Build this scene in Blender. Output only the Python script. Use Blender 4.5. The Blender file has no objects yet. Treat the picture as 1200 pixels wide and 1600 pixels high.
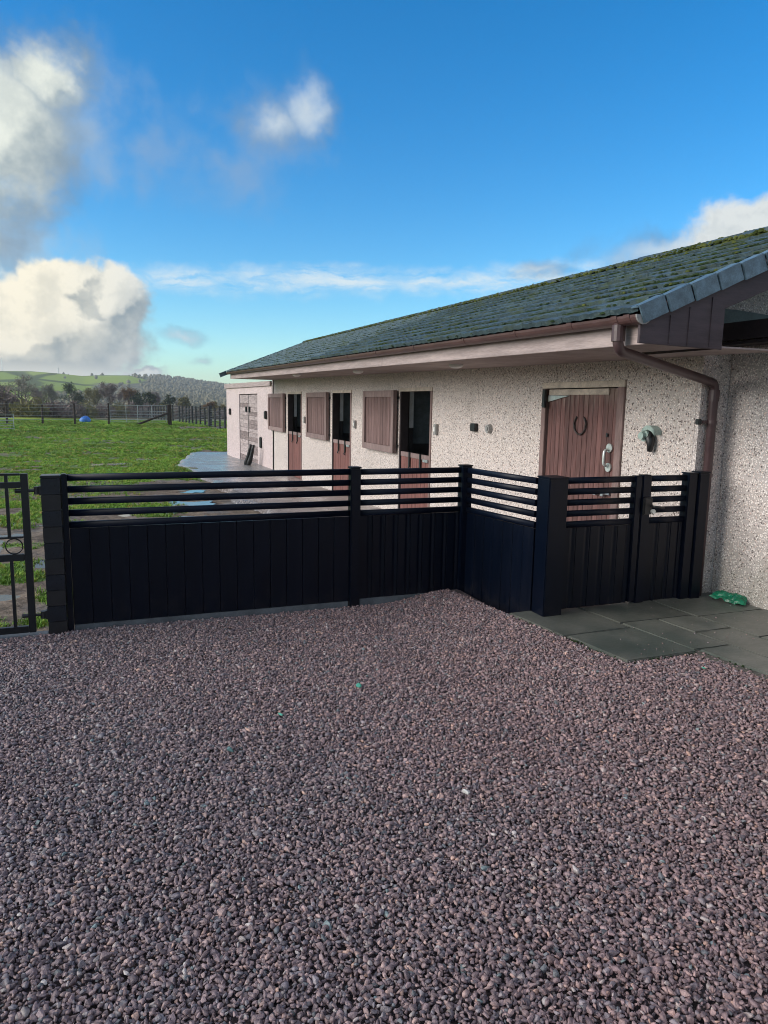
import bpy, bmesh, math, random
import numpy as np
from mathutils import Matrix, Vector
rad = math.radians
S = bpy.context.scene
COL = S.collection
RNG = np.random.default_rng(7)
random.seed(7)

# ------------------------------------------------------------------ camera
cd = bpy.data.cameras.new('camera'); cam = bpy.data.objects.new('camera', cd); COL.objects.link(cam)
R = ((0.93325098, -0.35879324, 0.01760752), (-0.0380142, -0.1473806, -0.98834907), (0.35720797, 0.9217084, -0.15118233))
cam.matrix_world = Matrix(((R[0][0], -R[1][0], -R[2][0], 0), (R[0][1], -R[1][1], -R[2][1], 0),
                           (R[0][2], -R[1][2], -R[2][2], 1.6), (0, 0, 0, 1)))
cd.sensor_fit = 'HORIZONTAL'; cd.sensor_width = 36; cd.lens = 36 * 1110 / 1200
cd.clip_start = 0.05; cd.clip_end = 20000
S.camera = cam
S.view_settings.view_transform = 'Standard'; S.view_settings.look = 'None'
S.view_settings.gamma = 1; S.view_settings.use_curve_mapping = False
S.view_settings.exposure = 1.35
S.cycles.filter_width = 1.0; S.cycles.max_bounces = 6; S.cycles.volume_bounces = 0

# ------------------------------------------------------------------ node helpers
class NT:
    def __init__(s, tree): s.t = tree; s.n = tree.nodes; s.l = tree.links
    def node(s, typ, **kw):
        n = s.n.new(typ)
        for k, v in kw.items(): setattr(n, k, v)
        return n
    def put(s, sock, v):
        if v is None: return
        if isinstance(v, bpy.types.NodeSocket): s.l.new(v, sock)
        elif isinstance(v, (tuple, list)) and sock.type == 'RGBA' and len(v) == 3: sock.default_value = (*v, 1)
        else: sock.default_value = v
    def m(s, op, a, b=None, c=None, clamp=False):
        n = s.node('ShaderNodeMath', operation=op, use_clamp=clamp)
        s.put(n.inputs[0], a); s.put(n.inputs[1], b); s.put(n.inputs[2], c)
        return n.outputs[0]
    def vm(s, op, a, b=None):
        n = s.node('ShaderNodeVectorMath', operation=op); s.put(n.inputs[0], a); s.put(n.inputs[1], b); return n.outputs[0]
    def ss(s, x, lo, hi, a=0.0, b=1.0):
        n = s.node('ShaderNodeMapRange', interpolation_type='SMOOTHSTEP')
        for i, v in enumerate((x, lo, hi, a, b)): s.put(n.inputs[i], v)
        return n.outputs[0]
    def mix(s, f, a, b, typ='MIX'):
        n = s.node('ShaderNodeMix', data_type='RGBA', blend_type=typ)
        s.put(n.inputs['Factor'], f); s.put(n.inputs[6], a); s.put(n.inputs[7], b); return n.outputs[2]
    def noise(s, vec, scale, detail=3, rough=.55, out='Fac', dist=0.0):
        n = s.node('ShaderNodeTexNoise'); s.put(n.inputs['Vector'], vec); n.inputs['Scale'].default_value = scale
        n.inputs['Detail'].default_value = detail; n.inputs['Roughness'].default_value = rough
        n.inputs['Distortion'].default_value = dist
        return n.outputs[out]
    def voro(s, vec, scale, out='Distance', feature='F1', rnd=1.0):
        n = s.node('ShaderNodeTexVoronoi', feature=feature); s.put(n.inputs['Vector'], vec)
        n.inputs['Scale'].default_value = scale; n.inputs['Randomness'].default_value = rnd
        return n.outputs[out]
    def comb(s, x, y, z=0.0):
        n = s.node('ShaderNodeCombineXYZ'); s.put(n.inputs[0], x); s.put(n.inputs[1], y); s.put(n.inputs[2], z); return n.outputs[0]
    def sep(s, v):
        n = s.node('ShaderNodeSeparateXYZ'); s.put(n.inputs[0], v); return n.outputs
    def ramp(s, f, stops):
        n = s.node('ShaderNodeValToRGB'); e = n.color_ramp.elements
        while len(e) < len(stops): e.new(.5)
        for k, (p, c) in zip(e, stops): k.position = p; k.color = (*c, 1)
        s.put(n.inputs[0], f); return n.outputs[0]
    def scale(s, v, x, y, z):
        return s.vm('MULTIPLY', v, (x, y, z))

# ------------------------------------------------------------------ sky
SUN_AZ, SUN_EL = rad(-84), rad(21)          # azimuth clockwise from +Y
W = bpy.data.worlds.new('World'); S.world = W; W.use_nodes = True
w = NT(W.node_tree); w.n.clear()
BG = 0.080
sky = w.node('ShaderNodeTexSky', sky_type='NISHITA', sun_disc=False)
sky.sun_elevation = SUN_EL; sky.sun_rotation = SUN_AZ; sky.air_density = 1.0; sky.dust_density = 0.0; sky.ozone_density = 3.0
dirv = w.node('ShaderNodeTexCoord').outputs['Generated']
dx, dy, dz = w.sep(dirv)
DEG = 180 / math.pi
az = w.m('MULTIPLY', w.m('ARCTAN2', dx, dy), DEG)
el = w.m('MULTIPLY', w.m('ARCSINE', dz), DEG)
wob = w.noise(dirv, 9, 4, .6, 'Color')
wx, wy, wz = w.sep(w.vm('SUBTRACT', wob, (.5, .5, .5)))
wob2 = w.noise(dirv, 30, 5, .65, 'Color')
wx2, wy2, _ = w.sep(w.vm('SUBTRACT', wob2, (.5, .5, .5)))

def field(blobs, oaz=0.0, oel=0.0, wamp=3.0, w2=1.2):
    a = w.m('ADD', w.m('ADD', az, w.m('ADD', w.m('MULTIPLY', wx, wamp * 2), w.m('MULTIPLY', wx2, w2 * 2))), oaz)
    e = w.m('ADD', w.m('ADD', el, w.m('ADD', w.m('MULTIPLY', wy, wamp * 1.6), w.m('MULTIPLY', wy2, w2 * 1.6))), oel)
    out = None
    for (ba, be, ra, re, pk) in blobs:
        u = w.m('DIVIDE', w.m('SUBTRACT', a, ba), ra); v = w.m('DIVIDE', w.m('SUBTRACT', e, be), re)
        d = w.m('SQRT', w.m('ADD', w.m('MULTIPLY', u, u), w.m('MULTIPLY', v, v)))
        f = w.m('MULTIPLY', w.m('SUBTRACT', 1.0, d), pk)
        out = f if out is None else w.m('MAXIMUM', out, f)
    return out
# cumulus seen left and low left, the small puff, the one behind the roof, and a loose sky beyond the frame
BIG = [(-6.5, 16.6, 7.0, 8.2, 1.25), (-3.4, 20.8, 4.4, 3.6, 1.0), (-14, 16, 9, 8, 1.0), (-8, 10.5, 6.5, 3.6, .75)]
CUM = [(-5.0, 4.4, 9.4, 4.4, 1.3), (0.6, 6.6, 3.6, 2.6, 1.0), (-2.4, 7.6, 3.2, 2.4, .95), (-15, 5, 10, 4, 1.0), (49, 11.6, 8.0, 3.4, 1.0), (58, 12, 9, 4, 1.0), (2.4, 1.9, 2.2, .8, .8)]
THIN = [(14.8, 20.9, 3.0, 3.4, 1.12), (12.6, 19.8, 4.6, 2.4, .82), (5.5, 4.5, 3.0, .8, .85), (6.4, 2.9, 1.8, .6, .7), (42, 11.3, 9, 2.0, .95), (33, 10.2, 5, .9, .7)]
VEIL = [(-1.0, 18.0, 7.5, 5.0, .95), (4.0, 17.3, 7.0, 3.8, .85), (9.6, 16.8, 6.0, 3.4, .62), (12, 19.0, 5.5, 4.0, .7), (-5.5, 10.2, 6.5, 3.6, .95)]
fv = field(VEIL, wamp=3.2, w2=1.4)
fb = field(BIG, wamp=2.6, w2=.9); fb_s = field(BIG, -1.8, 1.6, wamp=2.6, w2=.9)
fc = field(CUM); fc_s = field(CUM, -1.4, 1.2)
ft = field(THIN, wamp=2.0, w2=.8)
fr = w.m('SUBTRACT', w.noise(dirv, 13, 9, .62, dist=.35), .5); fr2 = w.m('SUBTRACT', w.noise(dirv, 7, 8, .6, dist=.5), .5)
db = w.ss(w.m('ADD', fb, w.m('ADD', w.m('MULTIPLY', fr, 1.1), w.m('MULTIPLY', fr2, .7))), .02, .75)
dv = w.m('MULTIPLY', w.ss(w.m('ADD', fv, w.m('ADD', w.m('MULTIPLY', fr, 1.2), w.m('MULTIPLY', fr2, 1.2))), .0, 1.0), .72)
dc = w.ss(w.m('ADD', fc, w.m('MULTIPLY', fr, .62)), 0.0, .34)
dt = w.m('MULTIPLY', w.ss(w.m('ADD', ft, w.m('ADD', w.m('MULTIPLY', fr, 1.3), w.m('MULTIPLY', fr2, .6))), .02, 1.05), .9)
# cirrus: long streaks drawn out along the horizon
cv = w.comb(w.m('MULTIPLY', az, .11), w.m('MULTIPLY', w.m('ADD', el, w.m('MULTIPLY', wy2, 1.2)), .62), 0.0)
cn = w.noise(cv, 1.9, 9, .66, dist=.5); cl = w.noise(w.comb(w.m('MULTIPLY', az, .22), w.m('MULTIPLY', el, .25), 3.0), 1.5, 5, .6)
coff = w.m('ABSOLUTE', w.m('SUBTRACT', el, w.m('ADD', 8.7, w.m('MULTIPLY', az, .025))))
cband = w.m('MULTIPLY', w.ss(w.m('ADD', coff, w.m('MULTIPLY', w.m('SUBTRACT', cl, .5), 2.6)), 1.5, -.2), w.m('MULTIPLY', w.ss(az, -1.5, 3), w.ss(az, 44, 35)))
dci = w.m('MULTIPLY', w.m('MULTIPLY', w.ss(cn, .30, .62), cband), .95)
# clouds out of view behind and above, thickened and brightened to whiten the light
gn = w.noise(w.scale(dirv, 1, 1, 2.2), 2.3, 6, .58)
gmask = w.m('MAXIMUM', w.ss(el, 30, 42), w.m('MAXIMUM', w.ss(az, 62, 80), w.ss(az, -20, -32)))
dg = w.m('MULTIPLY', w.m('MULTIPLY', w.ss(gn, .40, .58), gmask), .92)
det = w.m('MULTIPLY', w.ss(w.noise(dirv, 24, 6, .6), .3, .68), .5)
litc = w.m('ADD', w.m('MULTIPLY', w.ss(w.m('SUBTRACT', fc, fc_s), -.10, .26), .7), det, clamp=True)
litb = w.m('ADD', w.m('MULTIPLY', w.ss(w.m('SUBTRACT', fb, fb_s), -.12, .22), .62), det, clamp=True)
K = .40 / BG
low = w.ss(el, 3.2, 1.2)
warm = w.ss(az, 8, -6)
litc = w.m('MAXIMUM', litc, w.m('MULTIPLY', low, .8))
c_lit = w.mix(warm, (.76 * K, .80 * K, .80 * K), (1.06 * K, .98 * K, .78 * K))
c_dark = w.mix(warm, (.24 * K, .33 * K, .40 * K), (.33 * K, .37 * K, .36 * K))
cum_c = w.mix(litc, c_dark, c_lit)
big_c = w.mix(litb, (.34 * K, .42 * K, .46 * K), (.84 * K, .88 * K, .80 * K))
big_c = w.mix(w.ss(fb, .2, .85), (.16 * K, .27 * K, .40 * K), big_c)
thin_c = w.mix(w.ss(ft, .25, .85), (.17 * K, .28 * K, .42 * K), (.60 * K, .69 * K, .76 * K))
# clear sky
hs = w.node('ShaderNodeHueSaturation'); w.put(hs.inputs['Color'], sky.outputs[0])
hs.inputs['Saturation'].default_value = 1.4; hs.inputs['Value'].default_value = 1.0; hs.inputs['Hue'].default_value = .5
clear = w.mix(1.0, hs.outputs[0], (.80, .98, 1.0), 'MULTIPLY')
c = w.mix(dg, clear, w.mix(w.ss(gn, .5, .72), (.88 * K, .86 * K, .80 * K), (.55 * K, .57 * K, .58 * K)))
c = w.mix(dci, c, (.74 * K, .86 * K, .92 * K))
c = w.mix(dv, c, w.mix(w.ss(az, 4, -4), (.26 * K, .40 * K, .60 * K), (.50 * K, .60 * K, .66 * K)))
c = w.mix(dt, c, thin_c)
c = w.mix(db, c, big_c)
c = w.mix(dc, c, cum_c)
bgn = w.node('ShaderNodeBackground'); w.put(bgn.inputs[0], c); bgn.inputs[1].default_value = BG
wo = w.node('ShaderNodeOutputWorld'); w.l.new(bgn.outputs[0], wo.inputs[0])

# ------------------------------------------------------------------ sun (behind thin cloud: soft)
sl = bpy.data.lights.new('sun', 'SUN'); so = bpy.data.objects.new('sun', sl); COL.objects.link(so)
sl.energy = 1.5; sl.angle = rad(40); sl.color = (1, .945, .86)
sd = Vector((math.sin(SUN_AZ) * math.cos(SUN_EL), math.cos(SUN_AZ) * math.cos(SUN_EL), math.sin(SUN_EL)))
so.rotation_euler = sd.to_track_quat('Z', 'Y').to_euler()

# ------------------------------------------------------------------ material helpers
MATS = {}
def newmat(name):
    m = bpy.data.materials.new(name); m.use_nodes = True
    k = NT(m.node_tree); b = m.node_tree.nodes['Principled BSDF']; MATS[name] = m
    return m, k, b
def coords(k, kind='Object'):
    return k.node('ShaderNodeTexCoord').outputs[kind]
def worldpos(k): return k.node('ShaderNodeNewGeometry').outputs['Position']
def bump(k, b, h, strength, dist):
    n = k.node('ShaderNodeBump'); n.inputs['Strength'].default_value = strength; n.inputs['Distance'].default_value = dist
    k.put(n.inputs['Height'], h); k.l.new(n.outputs[0], b.inputs['Normal'])
def simple(name, col, rough=.6, spec=.5, metal=0, var=.25, nscale=8, bmp=0.0, bdist=.002, bscale=60, col2=None, rvar=.12, stretch=(1, 1, 1), orand=.24):
    m, k, b = newmat(name)
    p = k.scale(worldpos(k), *stretch)
    n = k.noise(p, nscale, 5, .6); n2 = k.noise(p, nscale * 7, 3, .6)
    f = k.m('ADD', k.m('MULTIPLY', n, .65), k.m('MULTIPLY', n2, .35))
    lo = tuple(x * (1 - var) for x in col); hi = col2 or tuple(min(1, x * (1 + var)) for x in col)
    rnd = k.node('ShaderNodeObjectInfo').outputs['Random']
    c = k.mix(k.ss(f, .3, .7), lo, hi)
    hv = k.node('ShaderNodeHueSaturation'); k.put(hv.inputs['Color'], c); k.put(hv.inputs['Value'], k.m('ADD', .88, k.m('MULTIPLY', rnd, .24)))
    k.put(hv.inputs['Value'], k.m('ADD', 1 - orand / 2, k.m('MULTIPLY', rnd, orand)))
    k.l.new(hv.outputs[0], b.inputs['Base Color'])
    k.put(b.inputs['Roughness'], k.m('ADD', rough - rvar, k.m('MULTIPLY', n2, 2 * rvar), clamp=True))
    b.inputs['Metallic'].default_value = metal; b.inputs['Specular IOR Level'].default_value = spec
    if bmp: bump(k, b, k.noise(p, bscale, 3, .6), bmp, bdist)
    return m

def dash(name, tint, green=0.0, size=66):
    """wet pebble dash: pale stones bedded in grey render with dark specks"""
    m, k, b = newmat(name)
    p = worldpos(k)
    pn = k.vm('ADD', p, k.scale(k.noise(p, 40, 2, .5, 'Color'), .012, .012, .012))
    v = k.node('ShaderNodeTexVoronoi'); k.put(v.inputs['Vector'], pn); v.inputs['Scale'].default_value = size
    cellr, cellg, cellb = k.sep(v.outputs['Color'])
    edge = k.ss(v.outputs['Distance'], .62, .30)
    stone = k.ramp(cellr, [(0, (.12, .10, .095)), (.10, (.19, .155, .145)), (.18, (.42, .36, .34)), (.25, (.70, .61, .575)), (.6, (.88, .79, .745)), (.85, (.93, .87, .83)), (1, (.74, .57, .51))])
    c = k.mix(edge, (.52, .465, .445), stone)
    c = k.mix(1.0, c, tint, 'MULTIPLY')
    blotch = k.noise(p, 1.3, 4, .6)
    strk = k.noise(k.scale(p, 7, 7, .55), 1.6, 4, .6)
    c = k.mix(k.m('MULTIPLY', k.ss(strk, .56, .74), .30), c, (.36, .31, .27))
    c = k.mix(k.m('MULTIPLY', k.ss(blotch, .45, .75), .22), c, (.34, .31, .28))
    if green:
        z = k.sep(p)[2]
        g = k.m('MULTIPLY', k.ss(k.m('ADD', z, k.m('MULTIPLY', k.noise(p, 5, 4), .9)), 1.15, .45), green)
        c = k.mix(g, c, (.14, .16, .10))
    k.l.new(c, b.inputs['Base Color']); b.inputs['Roughness'].default_value = .8; b.inputs['Specular IOR Level'].default_value = .3
    h = k.m('ADD', k.m('MULTIPLY', edge, k.m('ADD', .5, k.m('MULTIPLY', cellg, .7))), k.m('MULTIPLY', k.noise(p, 220, 2), .2))
    bump(k, b, h, .75, .006)
    return m
def splash(name):
    """dust and mud thrown up on the lowest part of the boards, plus faint run marks"""
    m = MATS[name]; k = NT(m.node_tree); b = m.node_tree.nodes['Principled BSDF']; src = b.inputs['Base Color'].links[0].from_socket; p = worldpos(k); z = k.sep(p)[2]
    n = k.noise(p, 9, 5, .7); n2 = k.noise(k.scale(p, 14, 14, .8), 1.5, 4, .6)
    f = k.m('MULTIPLY', k.ss(k.m('SUBTRACT', k.m('MULTIPLY', k.m('SUBTRACT', n, .42), .9), z), -.12, .12), .12)
    f = k.m('MAXIMUM', f, k.m('MULTIPLY', k.ss(n2, .60, .75), .04))
    k.l.new(k.mix(f, src, (.055, .046, .042)), b.inputs['Base Color'])
dash('pebble_dash', (1, .98, .955)); dash('annex_dash', (.98, .90, .92)); dash('link_dash', (1.0, .985, .975), .35, 72)

# dark painted composite of the fence
simple('fence_dark', (.0007, .0028, .0092), .34, .22, orand=.06, var=.2, nscale=5, bmp=.12, bdist=.001, bscale=160, stretch=(1, 1, .15))
simple('fence_rail', (.0009, .0034, .0115), .42, .20, var=.25, nscale=6)
simple('iron_dark', (.003, .0045, .0075), .40, .5, var=.3, nscale=10, bmp=.1, bdist=.001)
simple('pier_blue', (.004, .007, .014), .32, .5, var=.35, nscale=14, bmp=.25, bdist=.003, bscale=40)
simple('pier_brown', (.009, .0085, .011), .42, .5, var=.35, nscale=14, bmp=.3, bdist=.003, bscale=40)
simple('kerb_grey', (.10, .11, .12), .75, .4, var=.3, nscale=12, bmp=.4)
simple('gutter_brown', (.085, .045, .042), .38, .5, var=.25, nscale=5)
simple('pipe_brown', (.070, .040, .042), .42, .5, var=.2, nscale=6)
simple('fascia_pale', (.36, .29, .275), .7, .3, var=.28, nscale=4, bmp=.25, bscale=40, stretch=(6, .5, 6))
simple('barge_brown', (.062, .045, .050), .65, .35, var=.3, nscale=5, bmp=.25, bscale=40, stretch=(.6, 4, 4))
simple('soffit_board', (.33, .27, .255), .8, .3, var=.2, nscale=4)
simple('link_fascia', (.050, .036, .038), .55, .4, var=.3, nscale=6)
simple('lead_flashing', (.10, .13, .13), .6, .4, var=.3, nscale=10)
simple('trim_pale', (.52, .44, .37), .75, .3, var=.3, nscale=9, bmp=.3, bscale=60, stretch=(1, 1, 1))
simple('frame_brown', (.20, .135, .125), .7, .3, var=.3, nscale=7, bmp=.3, bscale=50, stretch=(3, 3, .5))
simple('leaf_frame', (.23, .165, .155), .75, .3, var=.25, nscale=6, bmp=.3, bscale=50, stretch=(3, 3, .5))
simple('leaf_plank', (.165, .105, .098), .8, .25, var=.35, nscale=5, bmp=.3, bscale=60, stretch=(4, 4, .35))
simple('lower_plank', (.165, .072, .062), .7, .3, var=.35, nscale=5, bmp=.3, bscale=60, stretch=(4, 4, .35))
simple('annex_board_worn', (.215, .168, .162), .8, .3, var=.5, nscale=5, bmp=.3, bscale=40, stretch=(4, .6, 4))
simple('annex_board', (.36, .295, .285), .75, .3, var=.5, nscale=5, bmp=.3, bscale=40, stretch=(4, .6, 4))
simple('black_metal', (.012, .012, .013), .45, .5, var=.3)
simple('rusty_iron', (.040, .030, .028), .6, .4, var=.4, nscale=30)
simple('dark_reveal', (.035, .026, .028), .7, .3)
simple('galvanised', (.42, .45, .46), .42, .5, metal=.7, var=.25, nscale=20)
simple('zinc_pale', (.55, .58, .56), .35, .5, metal=.5, var=.2)
simple('plastic_grey', (.30, .29, .28), .5, .5)
simple('white_paint', (.62, .64, .66), .7, .3, var=.12)
simple('partition_grey', (.16, .19, .21), .7, .3)
simple('kick_board', (.030, .026, .028), .7, .3, var=.4, nscale=4)
simple('stall_floor', (.06, .055, .05), .9, .2)
simple('light_cover', (.72, .71, .68), .35, .5, var=.06)
simple('green_plastic', (.004, .13, .065), .32, .5, var=.45, nscale=14, bmp=.3, bscale=50, bdist=.004)
simple('blue_tarp', (.03, .16, .52), .45, .5, var=.3, nscale=6)
simple('scrap_green', (.10, .42, .30), .4, .5, var=.2)
simple('hook_grey', (.30, .38, .34), .5, .5, var=.3, nscale=25)
simple('fence_timber', (.055, .042, .038), .85, .2, var=.45, nscale=4, bmp=.4, bscale=20, stretch=(3, 3, .5))
simple('paling_timber', (.050, .052, .055), .85, .2, var=.45, nscale=4)
simple('bark', (.060, .050, .043), .9, .2, var=.4, nscale=2, bmp=.5, bscale=6, bdist=.05)
def plank_mat(name, base, fade_z):
    """old red brown door paint, bleached and bare in patches, scuffed near the handle height"""
    m, k, b = newmat(name); p = worldpos(k)
    n = k.noise(k.scale(p, 6, 6, .6), 4, 5, .65)
    c = k.mix(k.ss(n, .3, .75), tuple(x * .7 for x in base), tuple(x * 1.45 for x in base))
    z = k.sep(p)[2]
    top = k.ss(k.m('ADD', z, k.m('MULTIPLY', k.m('SUBTRACT', k.noise(k.scale(p, 8, 8, 1.2), 3, 4), .5), .5)), fade_z, fade_z + .22)
    c = k.mix(k.m('MULTIPLY', top, .55), c, (.30, .225, .19))
    sc = k.ss(k.noise(k.scale(p, 1, 3.2, 1.1), 9, 5, .75, dist=1.5), .62, .70)
    c = k.mix(k.m('MULTIPLY', sc, .32), c, (.36, .29, .27))
    rnd = k.node('ShaderNodeObjectInfo').outputs['Random']
    hv = k.node('ShaderNodeHueSaturation'); k.put(hv.inputs['Color'], c); k.put(hv.inputs['Value'], k.m('ADD', .82, k.m('MULTIPLY', rnd, .36)))
    k.l.new(hv.outputs[0], b.inputs['Base Color']); b.inputs['Roughness'].default_value = .6; b.inputs['Specular IOR Level'].default_value = .35
    bump(k, b, k.noise(k.scale(p, 60, 60, 4), 2, 3), .3, .002)
    return m
plank_mat('door_plank', (.118, .056, .050), 1.58)

def tile_mat():
    m, k, b = newmat('roof_slate'); p = worldpos(k)
    n = k.noise(p, 9, 5, .65); n2 = k.noise(p, 55, 3, .6)
    c = k.mix(k.ss(n, .32, .7), (.026, .046, .054), (.058, .094, .104))
    c = k.mix(k.m('MULTIPLY', k.ss(n2, .5, .72), .45), c, (.15, .18, .185))
    mo = k.ss(k.m('ADD', k.noise(p, 3.2, 5, .65), k.m('MULTIPLY', n2, .18)), .60, .72)
    c = k.mix(k.m('MULTIPLY', mo, .6), c, (.040, .060, .018))
    rnd = k.node('ShaderNodeObjectInfo').outputs['Random']
    hv = k.node('ShaderNodeHueSaturation'); k.put(hv.inputs['Color'], c); k.put(hv.inputs['Value'], k.m('ADD', .8, k.m('MULTIPLY', rnd, .4)))
    k.l.new(hv.outputs[0], b.inputs['Base Color'])
    k.put(b.inputs['Roughness'], k.m('ADD', .48, k.m('MULTIPLY', mo, .4))); b.inputs['Specular IOR Level'].default_value = .5
    bump(k, b, k.m('ADD', n2, k.m('MULTIPLY', mo, .6)), .35, .006)
tile_mat()
simple('verge_slate', (.09, .145, .185), .40, .5, var=.4, nscale=16, bmp=.2, stretch=(1, 1, 1))
simple('moss', (.040, .065, .014), .95, .1, var=.55, nscale=6, col2=(.105, .120, .034))
simple('moss_edge', (.020, .034, .013), .95, .1, var=.5, nscale=12)

def flag_mat():
    m, k, b = newmat('flagstone'); p = worldpos(k)
    n = k.noise(p, 3, 5, .6); n2 = k.noise(k.scale(p, 1, 3, 1), 24, 4, .65)
    c = k.mix(k.ss(n, .3, .7), (.074, .082, .072), (.135, .138, .120))
    c = k.mix(k.m('MULTIPLY', k.ss(k.noise(p, 1.6, 4), .5, .7), .6), c, (.048, .068, .060))
    c = k.mix(k.m('MULTIPLY', k.ss(n2, .55, .75), .35), c, (.14, .135, .12))
    rnd = k.node('ShaderNodeObjectInfo').outputs['Random']
    hv = k.node('ShaderNodeHueSaturation'); k.put(hv.inputs['Color'], c); k.put(hv.inputs['Value'], k.m('ADD', .82, k.m('MULTIPLY', rnd, .36)))
    k.l.new(hv.outputs[0], b.inputs['Base Color'])
    k.put(b.inputs['Roughness'], k.m('ADD', .16, k.m('MULTIPLY', n2, .38))); b.inputs['Specular IOR Level'].default_value = .4
    bump(k, b, k.m('ADD', n2, k.noise(p, 90, 2)), .3, .004)
flag_mat()

def stone_mat():
    m, k, b = newmat('gravel_stone')
    a = k.node('ShaderNodeAttribute', attribute_type='INSTANCER', attribute_name='tone')
    oc = coords(k)
    n = k.noise(oc, 1.3, 4, .65)
    hv = k.node('ShaderNodeHueSaturation'); k.put(hv.inputs['Color'], a.outputs['Color']); k.put(hv.inputs['Value'], k.m('ADD', .62, k.m('MULTIPLY', n, .76)))
    k.l.new(hv.outputs[0], b.inputs['Base Color']); b.inputs['Roughness'].default_value = .46; b.inputs['Specular IOR Level'].default_value = .5
    bump(k, b, k.noise(oc, 5, 3), .25, .12)
stone_mat()
simple('joint_grit', (.085, .080, .070), .9, .2, var=.5, nscale=60, bmp=.4)
simple('gravel_bed', (.105, .085, .088), .9, .2, var=.5, nscale=40, bmp=.6, bscale=120, bdist=.01)

def field_mat():
    m, k, b = newmat('field_soil'); p = worldpos(k)
    a = k.node('ShaderNodeAttribute', attribute_name='mud').outputs['Fac']
    n = k.noise(p, 1.1, 6, .65); n2 = k.noise(p, 14, 4, .65)
    g = k.mix(k.ss(n, .35, .65), (.085, .155, .030), (.14, .22, .05))
    g = k.mix(k.m('MULTIPLY', k.ss(n2, .5, .7), .4), g, (.045, .065, .020))
    n3 = k.noise(p, 5, 5, .7); d = k.mix(k.ss(k.m('ADD', k.m('MULTIPLY', n2, .5), k.m('MULTIPLY', n3, .5)), .35, .65), (.075, .055, .038), (.25, .19, .14))
    mm = k.ss(k.m('ADD', a, k.m('MULTIPLY', k.m('SUBTRACT', k.m('ADD', k.m('MULTIPLY', n2, .5), k.m('MULTIPLY', k.noise(p, 5, 5, .7), .5)), .5), 2.2)), .32, .60)
    k.l.new(k.mix(mm, g, d), b.inputs['Base Color'])
    k.put(b.inputs['Roughness'], k.m('SUBTRACT', .9, k.m('MULTIPLY', k.m('MULTIPLY', mm, k.ss(n, .45, .62)), .45)))
    b.inputs['Specular IOR Level'].default_value = .3
    bump(k, b, k.m('ADD', n2, k.noise(p, 45, 3)), .5, .03)
field_mat()
def yard_mat():
    m, k, b = newmat('yard_concrete'); p = worldpos(k)
    n = k.noise(p, 1.2, 6, .65); n2 = k.noise(p, 18, 4, .65)
    c = k.mix(k.ss(n, .35, .65), (.27, .225, .205), (.40, .345, .32))
    x, y, z = k.sep(p)
    far = k.ss(y, 17, 20)
    c = k.mix(far, c, k.mix(k.ss(n2, .35, .65), (.17, .17, .17), (.30, .29, .28)))
    mu = k.ss(k.m('ADD', k.m('SUBTRACT', 3.1, x), k.m('MULTIPLY', k.m('SUBTRACT', n2, .5), 2.6)), .3, 1.0)
    mu = k.m('MULTIPLY', mu, k.ss(y, 18.5, 16.5))
    c = k.mix(mu, c, (.10, .076, .062))
    k.l.new(c, b.inputs['Base Color'])
    wet = k.ss(n, .42, .58)
    k.put(b.inputs['Roughness'], k.m('SUBTRACT', .62, k.m('MULTIPLY', k.m('MAXIMUM', wet, k.m('MULTIPLY', far, k.ss(n2, .35, .6))), .40))); b.inputs['Specular IOR Level'].default_value = .5
    bump(k, b, k.m('ADD', n2, k.m('MULTIPLY', mu, .8)), .35, .015)
yard_mat()
def water_mat():
    m, k, b = newmat('puddle_water'); p = worldpos(k)
    b.inputs['Base Color'].default_value = (.055, .048, .040, 1); b.inputs['Roughness'].default_value = .06; b.inputs['Specular IOR Level'].default_value = .6
    bump(k, b, k.noise(p, 5, 2), .05, .02)
water_mat()
def blade_mat():
    m, k, b = newmat('grass_blade')
    a = k.node('ShaderNodeAttribute', attribute_type='INSTANCER', attribute_name='tone')
    k.l.new(a.outputs['Color'], b.inputs['Base Color']); b.inputs['Roughness'].default_value = .6; b.inputs['Specular IOR Level'].default_value = .25
blade_mat()
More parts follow.
